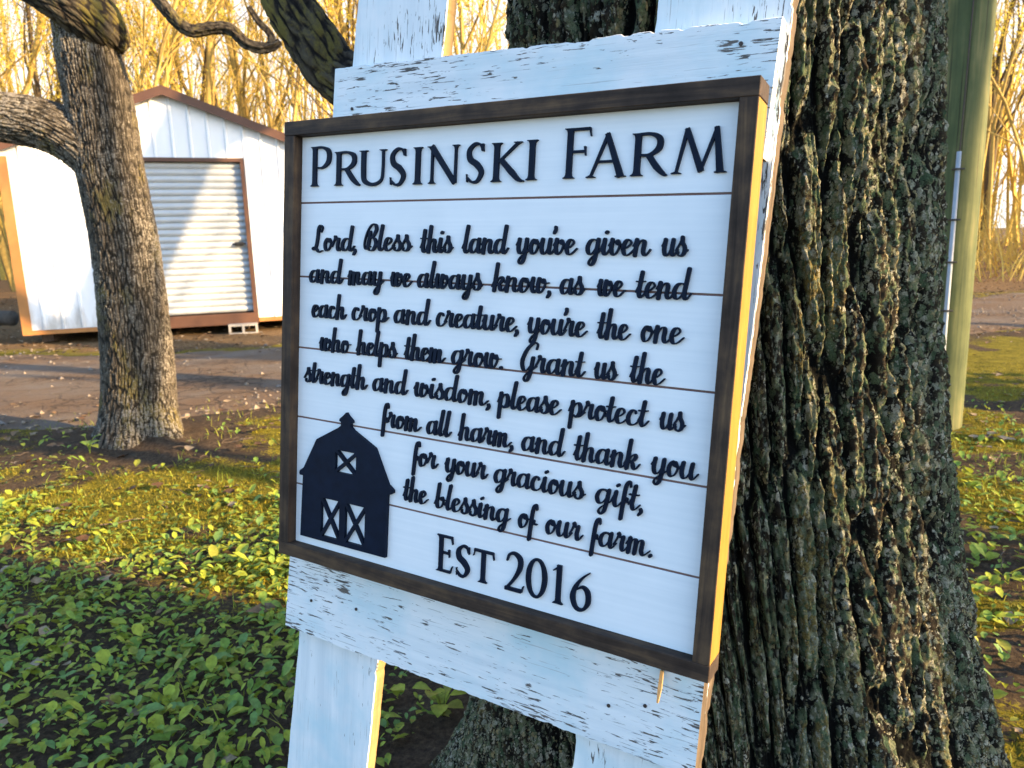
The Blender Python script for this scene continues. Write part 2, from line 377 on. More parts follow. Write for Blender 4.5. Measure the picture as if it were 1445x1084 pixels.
# ---- script alphabet: x-height 1, baseline 0
BOWL = [(.66,.86),(.46,1.0),(.2,.88),(.07,.45),(.2,.05),(.42,.08),(.62,.45),(.70,.9)]
GL = {
 'a': (1.0, [BOWL, [(.71,1.0),(.68,.45),(.74,.06),(.88,.05),(1.06,.38)]]),
 'b': (.84, [[(-.05,.3),(.12,.9)], [(.17,1.72),(.13,1.0),(.11,.35),(.24,.02),(.48,.1),(.62,.5),(.54,.86),(.42,.76),(.56,.66),(.9,.72)]]),
 'c': (.74, [[(.50,.80),(.44,.96),(.24,.95),(.08,.55),(.13,.15),(.30,.0),(.52,.06),(.80,.38)]]),
 'd': (1.0, [BOWL, [(.76,1.74),(.70,.9),(.67,.4),(.74,.05),(.88,.05),(1.06,.38)]]),
 'e': (.72, [[(-.02,.38),(.3,.5),(.52,.78),(.38,1.0),(.17,.88),(.08,.42),(.22,.03),(.46,.05),(.78,.4)]]),
 'f': (.50, [[(.44,1.42),(.38,1.68),(.24,1.62),(.15,1.2),(.13,.2),(.12,-.78)], [(.12,.32),(.3,.42),(.34,.66),(.24,.7)], [(.3,.44),(.54,.42)]]),
 'g': (.96, [BOWL, [(.71,1.0),(.66,.1),(.58,-.5),(.40,-.72),(.26,-.56),(.38,-.26),(.7,.05),(1.0,.38)]]),
 'h': (.94, [[(-.04,.3),(.13,.85)], [(.18,1.74),(.14,.9),(.12,0)], [(.14,.35),(.28,.82),(.48,.98),(.6,.8),(.58,.3),(.68,.03),(.82,.06),(1.0,.38)]]),
 'i': (.50, [[(-.04,.34),(.14,.95)], [(.16,1.0),(.13,.35),(.22,.03),(.36,.06),(.55,.38)], [(.2,1.36),(.25,1.40)]]),
 'k': (.86, [[(-.04,.3),(.13,.85)], [(.18,1.74),(.14,.9),(.12,0)], [(.14,.35),(.34,.86),(.54,1.0),(.62,.8),(.46,.55),(.24,.5)], [(.28,.5),(.46,.38),(.56,.08),(.72,.04),(.92,.38)]]),
 'l': (.50, [[(-.04,.34),(.13,.9)], [(.24,1.74),(.16,1.0),(.12,.35),(.22,.03),(.36,.06),(.55,.38)]]),
 'm': (1.32, [[(-.04,.6),(.1,.95)], [(.13,1.0),(.12,0)], [(.13,.35),(.26,.84),(.42,.98),(.51,.8),(.50,0)], [(.51,.35),(.64,.84),(.8,.98),(.9,.8),(.88,.3),(.98,.03),(1.12,.06),(1.38,.38)]]),
 'n': (.94, [[(-.04,.6),(.1,.95)], [(.13,1.0),(.12,0)], [(.13,.35),(.28,.82),(.48,.98),(.6,.8),(.58,.3),(.68,.03),(.82,.06),(1.0,.38)]]),
 'o': (.74, [[(.44,.98),(.22,.94),(.07,.5),(.2,.02),(.44,.1),(.58,.55),(.46,.94),(.36,.82),(.5,.68),(.8,.72)]]),
 'p': (.92, [[(-.04,.4),(.1,.95)], [(.13,1.04),(.12,.1),(.12,-.76)], [(.13,.4),(.28,.84),(.48,1.0),(.64,.8),(.66,.35),(.48,.02),(.26,.12)], [(.5,.04),(.68,.06),(.98,.38)]]),
 'r': (.74, [[(-.06,.34),(.1,.8),(.16,1.1)], [(.16,1.1),(.26,.93),(.45,.92)], [(.46,.94),(.41,.4),(.48,.05),(.62,.05),(.8,.38)]]),
 's': (.66, [[(-.06,.34),(.14,.75),(.27,1.12)], [(.27,1.12),(.32,.84),(.5,.52),(.5,.18),(.32,.0),(.12,.06),(.10,.24)], [(.42,.06),(.72,.38)]]),
 't': (.52, [[(-.04,.34),(.14,.9)], [(.20,1.5),(.15,.8),(.13,.35),(.22,.03),(.36,.06),(.56,.38)], [(-.08,1.02),(.16,1.0),(.44,1.04)]]),
 'u': (.98, [[(-.04,.6),(.1,.95)], [(.13,1.0),(.10,.4),(.22,.03),(.42,.08),(.6,.5),(.65,.9)], [(.66,1.0),(.63,.4),(.70,.05),(.84,.05),(1.04,.38)]]),
 'v': (.78, [[(-.04,.6),(.1,.95)], [(.13,1.0),(.12,.4),(.26,.02),(.48,.14),(.62,.62),(.52,.95),(.42,.82),(.56,.68),(.84,.72)]]),
 'w': (1.12, [[(-.04,.6),(.1,.95)], [(.13,1.0),(.10,.4),(.22,.03),(.38,.1),(.5,.5)], [(.53,.98),(.48,.4),(.6,.02),(.8,.14),(.94,.62),(.84,.95),(.75,.82),(.88,.68),(1.18,.72)]]),
 'y': (.92, [[(-.04,.6),(.1,.95)], [(.13,1.0),(.10,.4),(.22,.03),(.42,.08),(.6,.5),(.65,.9)], [(.66,1.0),(.62,.1),(.54,-.5),(.36,-.72),(.22,-.56),(.34,-.26),(.68,.05),(.98,.38)]]),
 'L': (.86, [[(.52,1.42),(.6,1.7),(.42,1.84),(.27,1.62),(.25,1.0),(.18,.35),(.02,.04),(-.12,.12),(-.02,.24),(.22,.1),(.44,-.14),(.74,-.02)]]),
 'B': (1.02, [[(.34,1.35),(.31,.9),(.24,.25),(.06,.1),(-.04,.5),(.06,1.2),(.36,1.76),(.68,1.82),(.8,1.5),(.62,1.12),(.40,.98)], [(.42,.98),(.72,.92),(.86,.5),(.68,.04),(.40,.0),(.30,.2),(.44,.3)]]),
 'G': (1.08, [[(.98,1.5),(1.0,1.78),(.74,1.84),(.32,1.42),(.08,.75),(.2,.12),(.46,.06),(.7,.42)], [(.80,.98),(.74,.1),(.64,-.5),(.46,-.74),(.32,-.55),(.46,-.22),(.8,.1),(1.1,.38)]]),
 ',': (.3, [[(.13,.1),(.17,-.06),(.06,-.28)]]),
 '.': (.3, [[(.12,.06),(.16,.1)]]),
 "'": (.0, [[(-.05,1.66),(-.03,1.52),(-.12,1.34)]]),
}
LT0, LT1 = 11.8, 15.4               # letters stand 3.4 mm proud of the planks
def script_word(sp, word, u0, u1, vb, k0):
    S = []; x = 0
    for ch in word:
        adv, sts = GL[ch]
        for st in sts:
            P = catmull(st, 7) if len(st) > 2 else np.array([np.array(st[0])*(1-t)+np.array(st[1])*t for t in np.linspace(0, 1, 5)])
            P = P.copy(); P[:, 1] = np.where(P[:, 1] > 1, 1+(P[:, 1]-1)*1.25, P[:, 1]); P[:, 0] += x + P[:, 1]*.07; S.append((ch, P))
        x += adv
    lo = min(P[:, 0].min() for _, P in S); hi = max(P[:, 0].max() for _, P in S)
    kx = (u1-u0-4.5)/(hi-lo); ky = 16.6
    thick = min(4.5, 4.9*kx/19+.2)
    for i, (ch, P) in enumerate(S):
        Q = np.stack([u0+2.2+(P[:, 0]-lo)*kx, vb-1.5-P[:, 1]*ky], 1)
        T = np.gradient(Q, axis=0); T /= np.linalg.norm(T, axis=1)[:, None]+1e-9
        dn = np.clip(T[:, 1], 0, 1); up = np.clip(-T[:, 1], 0, 1)
        W = 1.45 + (thick-1.45)*dn**1.1 + .7*up**2
        if ch in ',.\'' or (ch == 'i' and len(Q) < 6 and P[0, 1] > 1.2): W[:] = 3.8; W[-1] = 2.2 if ch in ",'" else 3.8
        W = np.convolve(np.pad(W, 2, 'edge'), np.ones(5)/5, 'valid')
        sp.stroke(Q, W, LT0 - .012*((k0+i) % 23), LT1)

# ---- roman capitals: unit boxes stretched to the measured ones
class Cap:
    def __init__(s, sp, x0, x1, yb, yt, k=0):
        s.sp, s.x0, s.x1, s.yb, s.yt, s.k = sp, x0, x1, yb, yt, k; s.th = 7.0; s.tn = 2.6
    def P(s, X, Y): return (s.x0+(s.x1-s.x0)*X, s.yb+(s.yt-s.yb)*Y)
    def t(s): s.k += 1; return LT0 - .011*(s.k % 29)
    def curve(s, pts, W, n=9):
        Q = catmull([s.P(*p) for p in pts], n); W = np.interp(np.linspace(0, 1, len(Q)), np.linspace(0, 1, len(W)), W)
        s.sp.stroke(Q, W, s.t(), LT1, False)
    def line(s, a, b, w0, w1=None):
        A, B = np.array(s.P(*a)), np.array(s.P(*b)); w1 = w0 if w1 is None else w1
        s.sp.stroke([A*(1-t)+B*t for t in np.linspace(0, 1, 4)], np.linspace(w0, w1, 4), s.t(), LT1, False)
    def stem(s, X, w=None, b=(1, 1), t=(1, 1), Y0=0, Y1=1, ext=3.6):
        w = w or s.th; x, y0 = s.P(X, Y0); _, y1 = s.P(X, Y1); h = y0-y1
        d = [0, .9, 1.6, 2.6, 4.2, 6.5]; e = [1, .95, .5, .22, .07, 0]
        ys = d + [h/2] + [h-q for q in d[::-1]]
        eb = e + [0]*7; et = [0]*7 + e[::-1]
        Lp = [(x-w/2-ext*(b[0]*p+t[0]*q), y0-y) for y, p, q in zip(ys, eb, et)]
        Rp = [(x+w/2+ext*(b[1]*p+t[1]*q), y0-y) for y, p, q in zip(ys, eb, et)]
        s.sp.strip(Lp, Rp, s.t(), LT1)
    def serif(s, X, Y, l, r, up=1):
        x, y = s.P(X, Y); sg = -1 if up else 1
        s.sp.strip([(x-l, y), (x-l*.4, y), (x, y), (x+r*.4, y), (x+r, y)],
                   [(x-l, y+sg*.9), (x-l*.4, y+sg*1.9), (x, y+sg*3.2), (x+r*.4, y+sg*1.9), (x+r, y+sg*.9)], s.t(), LT1)
    def tick(s, X, Y, dy, w=2.2, lean=.0):
        x, y = s.P(X, Y)
        s.sp.strip([(x-w, y), (x-w*.5+lean*.5, y+dy*.55), (x+lean-.5, y+dy)], [(x+.4, y), (x+.4+lean*.5, y+dy*.55), (x+lean+.6, y+dy)], s.t(), LT1)
    def draw(s, c):
        th, tn = s.th, s.tn; W = s.x1-s.x0
        sx = (th/2+3.4)/W                      # stem centre from the left side
        if c == 'P':
            s.stem(sx, b=(1, 1), t=(1, 0)); s.curve([(sx,.975),(.6,.97),(.90,.86),(.90,.62),(.62,.47),(sx+.12,.47)], [tn,3.2,6.8,6.8,3,2])
        elif c == 'R':
            s.stem(sx, b=(1, 1), t=(1, 0)); s.curve([(sx,.972),(.5,.97),(.74,.86),(.74,.64),(.5,.49),(sx,.49)], [tn,3.2,6.6,6.6,3,2.2])
            s.curve([(.46,.49),(.70,.2),(.90,.03),(1.0,.0)], [6.2,6.8,4.5,1.2])
        elif c == 'U':
            s.curve([(sx,1.0),(sx,.45),(sx+.05,.14),(.5,.03),(.80,.14),(.86,.45),(.86,1.0)], [th,th,6.4,4.2,3.2,3.0,3.0])
            s.serif(sx, 1, 7, 7, 0); s.serif(.86, 1, 5.5, 5.5, 0)
        elif c == 'S':
            s.curve([(.90,.80),(.78,.95),(.48,.98),(.18,.82),(.24,.60),(.60,.46),(.86,.26),(.66,.04),(.36,.02),(.08,.14)], [2.2,2.6,3.6,5.6,7.2,7.6,6.4,3.8,2.8,2.4])
            s.tick(.93, .98, 9, 2.0, 0.2); s.tick(.06, .02, -9.5, -1.8, .2)
        elif c == 'I': s.stem(.5)
        elif c == 'N':
            s.stem(.13, w=3.0, t=(0, 0)); s.line((.10,1.0),(.84,.0), 7.2, 6.2); s.stem(.855, w=3.0, b=(0, 0)); s.serif(.08, 1, 5, 3, 0)
        elif c == 'K':
            s.stem(sx); s.line((sx+.06,.50),(.80,.98), 2.4, 3.4); s.serif(.80, 1, 6, 5, 0)
            s.curve([(sx+.14,.56),(.62,.24),(.84,.04),(1.0,.0)], [6.0,7.2,5,1.4])
        elif c in 'FE':
            s.stem(sx, b=(1, 1 if c == 'F' else 0), t=(1, 0))
            s.line((sx,.972),(.97,.972), 3.0); s.tick(.97, .995, 9.5, 2.0, 1.2)
            s.line((sx,.53),(.80 if c == 'F' else .78,.53), 2.8); s.tick(.82, .63, 10.0, 2.0, .2)
            if c == 'E': s.line((sx,.028),(.94,.028), 3.0); s.tick(.93, .01, -9.5, 2.0, 2.6)
        elif c == 'A':
            s.line((.52,1.0),(.13,.03), 3.6, 2.7); s.line((.49,1.0),(.87,.0), 5.4, 7.4); s.line((.27,.36),(.72,.36), 2.6)
            s.serif(.12, 0, 5.2, 6.0); s.serif(.87, 0, 6.5, 6)
        elif c == 'M':
            s.line((.26,1.0),(.10,.02), 4.0, 2.8); s.line((.25,1.0),(.545,.04), 5.2, 6.6); s.line((.53,.04),(.78,1.0), 2.8, 3.4); s.line((.765,1.0),(.875,.0), 5.0, 7.2)
            s.serif(.10, 0, 5.2, 5.5); s.serif(.88, 0, 6.2, 6.2)
        elif c == 'T':
            s.stem(.5, t=(0, 0)); s.line((.04,.965),(.96,.965), 3.2); s.tick(.05, .99, 9, -1.6, -1.4); s.tick(.97, .99, 9, 1.6, 1.2)
        elif c == '2':
            s.curve([(.08,.76),(.2,.93),(.48,.98),(.78,.86),(.78,.62),(.5,.32),(.08,.03)], [2.2,3.4,4,6.6,6.2,4,3.4]); s.line((.02,.045),(.92,.045), 4.4); s.tick(.95, .02, -8.5, 2.2, 1.8)
        elif c == '0':
            A = [(.5+.42*math.sin(q), .5+.475*math.cos(q)) for q in np.linspace(0, 2*math.pi, 17)]
            s.curve(A, [2.6,4.2,6.2,6.2,4.6,2.6,4.2,6.2,6.2,4.6,2.6][:11], 5)
        elif c == '1':
            s.stem(.56, w=6.2, t=(0, 0)); s.line((.54,.95),(.10,.84), 3.4, 1.4)
        elif c == '6':
            s.curve([(.90,.98),(.52,.80),(.20,.54),(.10,.28),(.30,.04),(.64,.03),(.88,.22),(.84,.48),(.58,.59),(.28,.50)], [1.4,3.2,5.2,6.6,4.6,3.4,6,6.2,3.4,1.6])

# ---- the framed sign
U0, V0 = 322, 620
sign = sign_root('framed_sign', 'square white plank sign in a dark walnut frame with black raised lettering and barn', 'sign', U0, V0)
def rail(name, quad, mats, lab=None):
    sp = SP(U0, V0); sp.box(*quad, bev=.7); o = sp.mb.build(name, mats, sign)
    if lab: o['label'] = lab
    return o
def frame_bar(u0, u1, v0, v1, horiz):
    sp = SP(U0, V0); sp.box(u0, u1, v0, v1, 0, 38.5, 0, .8)
    F = sp.mb.F
    for i, f in enumerate(F):          # outward ends get a darker tone, sides a painted sunlit one
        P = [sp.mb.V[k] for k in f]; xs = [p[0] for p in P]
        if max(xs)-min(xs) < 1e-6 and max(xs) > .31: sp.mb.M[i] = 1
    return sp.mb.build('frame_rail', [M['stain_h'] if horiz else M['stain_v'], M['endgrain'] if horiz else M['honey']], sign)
frame_bar(0, 644.6, 0, 19.2, True); frame_bar(0, 644.6, 600.8, 620, True)
frame_bar(0.4, 19.6, 19.3, 600.7, False); frame_bar(625.2, 644.2, 19.3, 600.7, False)['label'] = 'dark rail with sunlight tinted honey onto its outer side'
sp = SP(U0, V0); vs = [19.4, 108.8, 211.3, 312.4, 413.4, 513.3, 600.6]
for i in range(6):
    sp.box(19.8, 625.0, vs[i]+(1.25 if i else 0), vs[i+1]-(1.25 if i < 5 else 0), 15.2, 16.2, 0, .25)
sp.mb.build('plank_panel', [M['panel']], sign)
sp = SP(U0, V0); sp.box(19.8, 625.0, 19.5, 600.5, 16.3, 27, 0); sp.mb.build('backing_board', [M['groove']], sign)
HEAD = [('P',39.6,75.5,86.8,33.6),('R',84,129,87,42.5),('U',128,174.5,88.5,43),('S',179,206,89.3,43),('I',217,232.8,89,43.4),('N',241,290,89,43.4),('S',298,324.5,89.6,43.2),('K',335,380,89.6,44.6),('I',382.6,397,89,43.8)]
HEAD2 = [('F',431,463,88.8,34),('A',459,507,88.8,42),('R',512,553,88.8,44.4),('M',556.5,616,88.2,42.6)]
EST = [('E',278.5,302.5,584.6,535.6),('S',308.5,330,584.2,543),('T',335,365.5,584.6,542.6)]
YEAR = [('2',382.6,408.5,584.6,535.6),('0',413.2,439.8,585,535.6),('1',447,464,584.6,537),('6',473.2,498.4,585,536.6)]
for grp in (HEAD, HEAD2, EST, YEAR):
    sp = SP(U0, V0); k = 0
    for c, x0, x1, yb, yt in grp:
        q = Cap(sp, x0, x1, yb, yt, k); q.th = 6.9 if grp in (HEAD, HEAD2) else 5.6; q.draw(c); k = q.k
    sp.mb.build('raised_capitals', [M['letter']], sign)
LINES = [
 [("Lord,",43,126,175.6),("Bless",137.8,221.7,174.2),("this",231.9,285.7,175.2),("land",296.3,365.9,175),("you've",373.1,456.2,174.6),("given",464.7,543,174.2),("us",551.7,583.9,173.9)],
 [("and",40,104.9,220.2),("may",110.7,176.6,220.1),("we",185,223.6,219.9),("always",230.5,331.9,219.8),("know,",341.6,424.5,219.5),("as",435.1,469,219.4),("we",480.3,516.9,219.2),("tend",525.6,591,219.1)],
 [("each",44.2,112.3,268.5),("crop",121,186.9,268.1),("and",194.1,255.2,267.7),("creature,",262.6,384.1,267.2),("you're",394.1,474.8,266.7),("the",483.6,526.6,266.3),("one",536.8,586.9,266)],
 [("who",60.6,121.5,314.6),("helps",129.2,203.1,314.2),("them",212,280.7,313.7),("grow.",288.3,364.5,313.1),("Grant",388.7,475.4,312.4),("us",483.3,515,311.9),("the",525.9,569.5,311.5)],
 [("strength",32.1,153.2,361.8),("and",161.2,222.8,361.3),("wisdom,",229.8,349.5,360.7),("please",358.1,447.9,359.9),("protect",454.3,554.8,359.2),("us",563.7,595.9,358.7)],
 [("from",178.4,246.9,407.4),("all",253.8,294.7,407.5),("harm,",302.3,385,407.8),("and",395.9,455.8,408.1),("thank",464,548.4,408.6),("you",557.9,613.8,409)],
 [("for",232.6,275.9,452),("your",283.8,352,452.8),("gracious",359.3,485.2,454),("gift,",495.9,554.1,454.2)],
 [("the",218.2,262.2,501.9),("blessing",269.7,387.6,502.4),("of",397,425.1,502.9),("our",434.7,485.4,503.1),("farm.",493,568.8,503.6)]]
for ln in LINES:
    for wd, u0, u1, vb in ln:
        sp = SP(U0, V0); script_word(sp, wd, u0, u1, vb, 0); sp.mb.build('raised_word', [M['letter']], sign)
# barn silhouette with cut-out lights
out = [(117.4,395.5),(121.5,400),(129,405.5),(129.5,408.5),(126.5,410),(126.5,414.5),(132,419),(171,438),(195.5,484.5),(204.3,490.5),(204.6,494.5),(200.5,497.2),(195.3,497.4),(194.6,586.8),(34.4,588.2),(37.6,497.6),(31.2,497.6),(30.2,494.6),(31.2,491),(38.6,486),(63,440.5),(104,418.5),(108.6,414.8),(108.6,410),(105.4,408.5),(106,405.5),(113,400)]
def xlights(x0, x1, y0, y1, b):
    cx, cy = (x0+x1)/2, (y0+y1)/2; w, h = (x1-x0)/2, (y1-y0)/2; L = math.hypot(w, h)
    e, f = b/2*L/h, b/2*L/w                 # where the slanted bar edges cut the sides
    return [[(x0+e, y0), (x1-e, y0), (cx, cy-f)], [(x0+e, y1), (cx, cy+f), (x1-e, y1)], [(x0, y0+f), (cx-e, cy), (x0, y1-f)], [(x1, y0+f), (x1, y1-f), (cx+e, cy)]]
holes = xlights(99.5, 138.2, 450.3, 482, 4.2) + xlights(74.6, 109.6, 523.8, 580.4, 4.2) + xlights(120.2, 157.0, 523.6, 579.8, 4.2)
sp = SP(U0, V0); loops = [out] + holes
flat = [p for l in loops for p in l]
tri = tessellate_polygon([[Vector((p[0], p[1], 0)) for p in l] for l in loops])
n = len(flat); V = [sp.p(u, v, 9.8) for u, v in flat] + [sp.p(u, v, LT1) for u, v in flat]; F = [tuple(t) for t in tri]
b = 0
for l in loops:
    k = len(l)
    for i in range(k): F.append((b+i, b+(i+1) % k, n+b+(i+1) % k, n+b+i))
    b += k
sp.mb.add(V, F); sp.mb.build('barn_cutout', [M['letter']], sign)

# ---- the easel of old boards
UE, VE = 300, 1366
easel = sign_root('board_easel', 'easel of chipped white painted barn boards leaning against the big lichened tree', 'easel', UE, VE)
def board(name, quad, t0, t1, axis, mats, seed, amp=1.3, wear=(0, 0, 0, 0), bow=0.0, knots=()):
    """quad TL TR BR BL in mm; mats: face, edge A (top/left), edge B (bottom/right), ends. wear: edge A, edge B, start, end"""
    q = np.array(quad, float); n = 420
    s = np.linspace(0, 1, n)
    if axis == 0: A = q[0][None]*(1-s[:, None])+q[1][None]*s[:, None]; B = q[3][None]*(1-s[:, None])+q[2][None]*s[:, None]
    else: A = q[0][None]*(1-s[:, None])+q[3][None]*s[:, None]; B = q[1][None]*(1-s[:, None])+q[2][None]*s[:, None]
    L = np.linalg.norm(A[-1]-A[0]); D = B-A; D /= np.linalg.norm(D, axis=1)[:, None]
    def jit(sd):
        x = s*L
        return amp*(2*(vn(x/60, x*0+.3, seed=sd)-.5) + (vn(x/11, x*0+.7, seed=sd+1)-.5) + .6*(vn(x/3.5, x*0, seed=sd+2)-.5)) - 2.2*amp*sm(.72, .95, vn(x/16, x*0+.2, seed=sd+3))
    A = A - D*(jit(seed)[:, None]); B = B + D*(jit(seed+40)[:, None])
    K = 44; cols = []; wr = []
    def wv(r):
        e = wear[0]*np.exp(-r*12) + wear[1]*np.exp(-(1-r)*12)
        return e + wear[2]*np.exp(-s*L/45) + wear[3]*np.exp(-(1-s)*L/45)
    bz = bow*np.sin(s*np.pi)
    cols.append((A, np.full(n, t0+1.6))); wr.append(wv(0))
    for r in np.linspace(0, 1, K):
        c = A*(1-r)+B*r
        if r == 0: c = A+D*1.0
        if r == 1: c = B-D*1.0
        und = .5*(fbm(s*L/70, s*0+r*6, seed=seed+9)-.5)
        kn = sum(sz*np.exp(-((c[:, axis]-k0)/(r0*1.5))**2-((c[:, 1-axis]-k1)/r0)**2) for k0, k1, r0, sz in [(k[axis], k[1-axis], k[2], k[3]) for k in knots]) if knots else 0
        cols.append((c, t0+und)); wr.append(wv(r)+kn)
    cols.append((B, np.full(n, t0+1.6))); wr.append(wv(1))
    cols.append((B, np.full(n, t1))); wr.append(wv(1)); cols.append((A, np.full(n, t1))); wr.append(wv(0))
    m = len(cols)
    V = np.zeros((n, m, 3))
    for j, (c, t) in enumerate(cols):
        V[:, j, 0] = (c[:, 0]-UE)/1000; V[:, j, 1] = (VE-c[:, 1])/1000; V[:, j, 2] = -(t-bz)/1000
    F = []; MI = []
    for i in range(n-1):
        for j in range(m):
            k = (j+1) % m; F.append((i*m+j, (i+1)*m+j, (i+1)*m+k, i*m+k)); MI.append(2 if j == m-3 else 1 if j == m-1 else 0)
    F.append(tuple(range(m))); MI.append(3); F.append(tuple(range((n-1)*m+m-1, (n-1)*m-1, -1))); MI.append(3)
    return mesh(name, V.reshape(-1, 3), F, mats, easel, attrs={'wear': np.array(wr).T.ravel()}, mi=MI)
PH, PV = M['paint_h'], M['paint_v']
board('cross_board', [(54.5,-77), (650.5,-66), (644,71), (49,66)], 40, 59, 0, [PH, PH, M['edge_h'], PH], 11, 1.1, (.25, 0, .1, .15), knots=((306,-44,7,1.3),(597,-47,7,1.3),(616,-35,8,.5),(431,-65,5,1.2),(200,-30,30,.3)))
board('cross_board', [(-16,616), (631,616), (628.5,757.5), (-25.5,757.5)], 40, 59, 0, [PH, M['edge_h'], M['edge_h'], M['edge_v']], 61, 1.5, (.6, .4, .85, .6), knots=((96,668,6,1.3),(59,661,5,1.2),(245,678,5,1.2),(361,675,6,1.2),(411,715,4,1.5),(470,733,6,.9),(489,737,5,1.3),(576,730,3.5,1.4),(300,735,40,.45),(90,660,45,.35)))
board('upright_board', [(99,-420), (252,-420), (95,1366), (-71,1366)], 59.4, 79, 1, [PV, PV, M['fresh_v'], M['edge_h']], 131, .8, (.2, .35, 0, 0), knots=((140,-110,14,.8),(215,-112,12,.9),(110,-102,10,.8)))
board('upright_board', [(527,-420), (668,-420), (606,1366), (441,1366)], 59.4, 82, 1, [PV, PV, M['edge_v'], M['edge_h']], 201, 1.0, (.2, 1.1, 0, 0), knots=((600,-90,40,.5),(500,790,20,.8)))['label'] = 'upright board with a rough brown sawn edge'
sp = SP(UE, VE); sp.strip([(580.6,640), (583.4,655), (586.3,666)], [(584.2,640), (587.6,655), (588.2,666.5)], 12, 16)
V = sp.mb.V
for i, q in enumerate(V):                  # the peg slants out of the board
    v = VE-q[1]*1000; f = (v-640)/26.5; V[i] = (q[0], q[1], q[2]-.024*(1-f))
sp.mb.build('wooden_peg', [M['fresh_v']], easel)
for (u, v, t) in ((88,-20,40),(612,-44,40),(30,700,40),(565,690,40),(520,705,40),(120,690,40)):
    mb = MB(); c = ((u-UE)/1000, (VE-v)/1000, -t/1000+.0004)
    mb.tube([c, (c[0], c[1], c[2]+.0012)], .0023, 8); mb.build('nail_head', [M['nail']], easel)

# ------------------------------------------------------------------ ground
ROAD_N = [(-60,9.0),(-20,5.6),(-9,5.0),(-3.5,4.95),(-2.9,5.1),(-2.17,5.3),(-1.7,5.75),(0,6.35),(3,7.4),(6,8.65),(14,11.8),(30,18.5),(60,31)]
ROAD_F = [(-60,14.5),(-20,10.6),(-9,9.6),(-6.7,9.3),(-4.6,9.0),(-3,9.3),(0,10.3),(5,12),(9.6,13.9),(16,16.8),(32,25),(60,39)]
def road_edges(x):
    return (np.interp(x, *zip(*ROAD_N)) + .35*(fbm(x*1.3, x*0+2., seed=5)-.5) + .16*(vn(x*6, x*0, seed=8)-.5),
            np.interp(x, *zip(*ROAD_F)) + .5*(fbm(x*.9, x*0+5., seed=6)-.5) + .16*(vn(x*6, x*0+3, seed=9)-.5))
LTREE = np.array((-2.38, 4.62)); BTREE = np.array((.345, 1.32)); POLE = np.array((2.63, 4.48))
def ground_fields(x, y):
    n, f = road_edges(x)
    road = sm(-.12, .12, y-n)*sm(-.12, .12, f-y)
    dl = np.hypot(x-LTREE[0], y-LTREE[1]); db = np.hypot(x-BTREE[0], y-BTREE[1])
    z = .030*(fbm(x*1.7, y*1.7, seed=1)-.5) + .018*(fbm(x*7, y*7, seed=2)-.5) + .008*(vn(x*24, y*24, seed=3)-.5)
    z = z + .06*np.exp(-(dl/.62)**2)*(.5+1.0*vn(x*6, y*6, seed=4)) + .035*np.exp(-(dl/.8)**2)*(fbm(x*16, y*16, seed=14)-.5) + .08*np.exp(-(db/.62)**2)
    z = z*(1-road) - .022*road
    big = fbm(x*.75, y*.75, seed=21); med = fbm(x*2.6, y*2.6, seed=22)
    soil = np.maximum(.95*sm(1.25, .35, dl+.9*(med-.5)+.5*(fbm(x*9, y*9, seed=25)-.5)), .75*sm(.8, .45, db))
    soil = np.maximum(soil, .95*sm(.9, .1, n-y)*(y < n+.3)*sm(.30, .60, .6*med+.4*big+.08))
    soil = np.maximum(soil, .8*sm(-.4, .2, f-y+(-.0))*0)
    soil = np.maximum(soil, sm(.50, .62, med*.55+big*.45)*.8)
    dirt = sm(0, .35, y-f)                           # beyond the drive: trodden earth and leaf litter
    moss = np.clip(1-soil-dirt, 0, 1)*sm(.28, .5, big*.5+med*.5+.12)
    moss = moss*(1-.75*sm(3.0, 2.1, y+.5*(med-.5))*(x < .6))
    return z, moss, dirt, road, soil
def axis_pts(fine0, fine1, step, lo, hi):
    a = list(np.arange(fine0, fine1, step)); d = step; v = a[-1]
    while v < hi: d *= 1.22; v += d; a.append(v)
    d = step; v = a[0]; pre = []
    while v > lo: d *= 1.22; v -= d; pre.append(v)
    return np.array(pre[::-1]+a)
gx = axis_pts(-5.2, 4.6, .032, -400, 400); gy = axis_pts(.6, 7.2, .032, -400, 700)
X, Y = np.meshgrid(gx, gy); Z, MO, DI, RO, SO = ground_fields(X, Y)
Z = np.where(np.hypot(X, Y-5) > 14, np.minimum(Z, 0), Z)
ny, nx = X.shape; ii = np.arange(ny-1)[:, None]*nx+np.arange(nx-1)[None]
GF = np.stack([ii, ii+1, ii+1+nx, ii+nx], -1).reshape(-1, 4)
a = NT('mossy_soil', .95, .1); p = a.pos(); mo = a.attr('moss'); di = a.attr('dirt')
n1 = a.noise(p, 60, 6, .7); n2 = a.noise(p, 9, 5, .65); n3 = a.noise(p, 240, 3, .6)
soilc = a.ramp(n1, [(.3, (.030, .021, .013)), (.52, (.075, .052, .033)), (.72, (.14, .10, .065))])
mossc = a.ramp(a.math('ADD', a.math('MULTIPLY', n1, .6), a.math('MULTIPLY', n2, .4)), [(.33, (.035, .034, .006)), (.5, (.15, .125, .014)), (.66, (.30, .25, .028))])
ff = a.ramp(a.math('ADD', mo, a.math('MULTIPLY', a.math('SUBTRACT', n1, .5), 1.5)), [(.38, 0.), (.60, 1.)])
litc = a.ramp(a.noise(p, 26, 6, .75), [(.3, (.05, .032, .018)), (.5, (.17, .105, .05)), (.7, (.33, .21, .10))])
a.bump(a.math('ADD', a.math('MULTIPLY', n1, .7), a.math('MULTIPLY', n3, .4)), .9, .012)
M['ground'] = a.out(a.mix(di, a.mix(ff, soilc, mossc), litc))
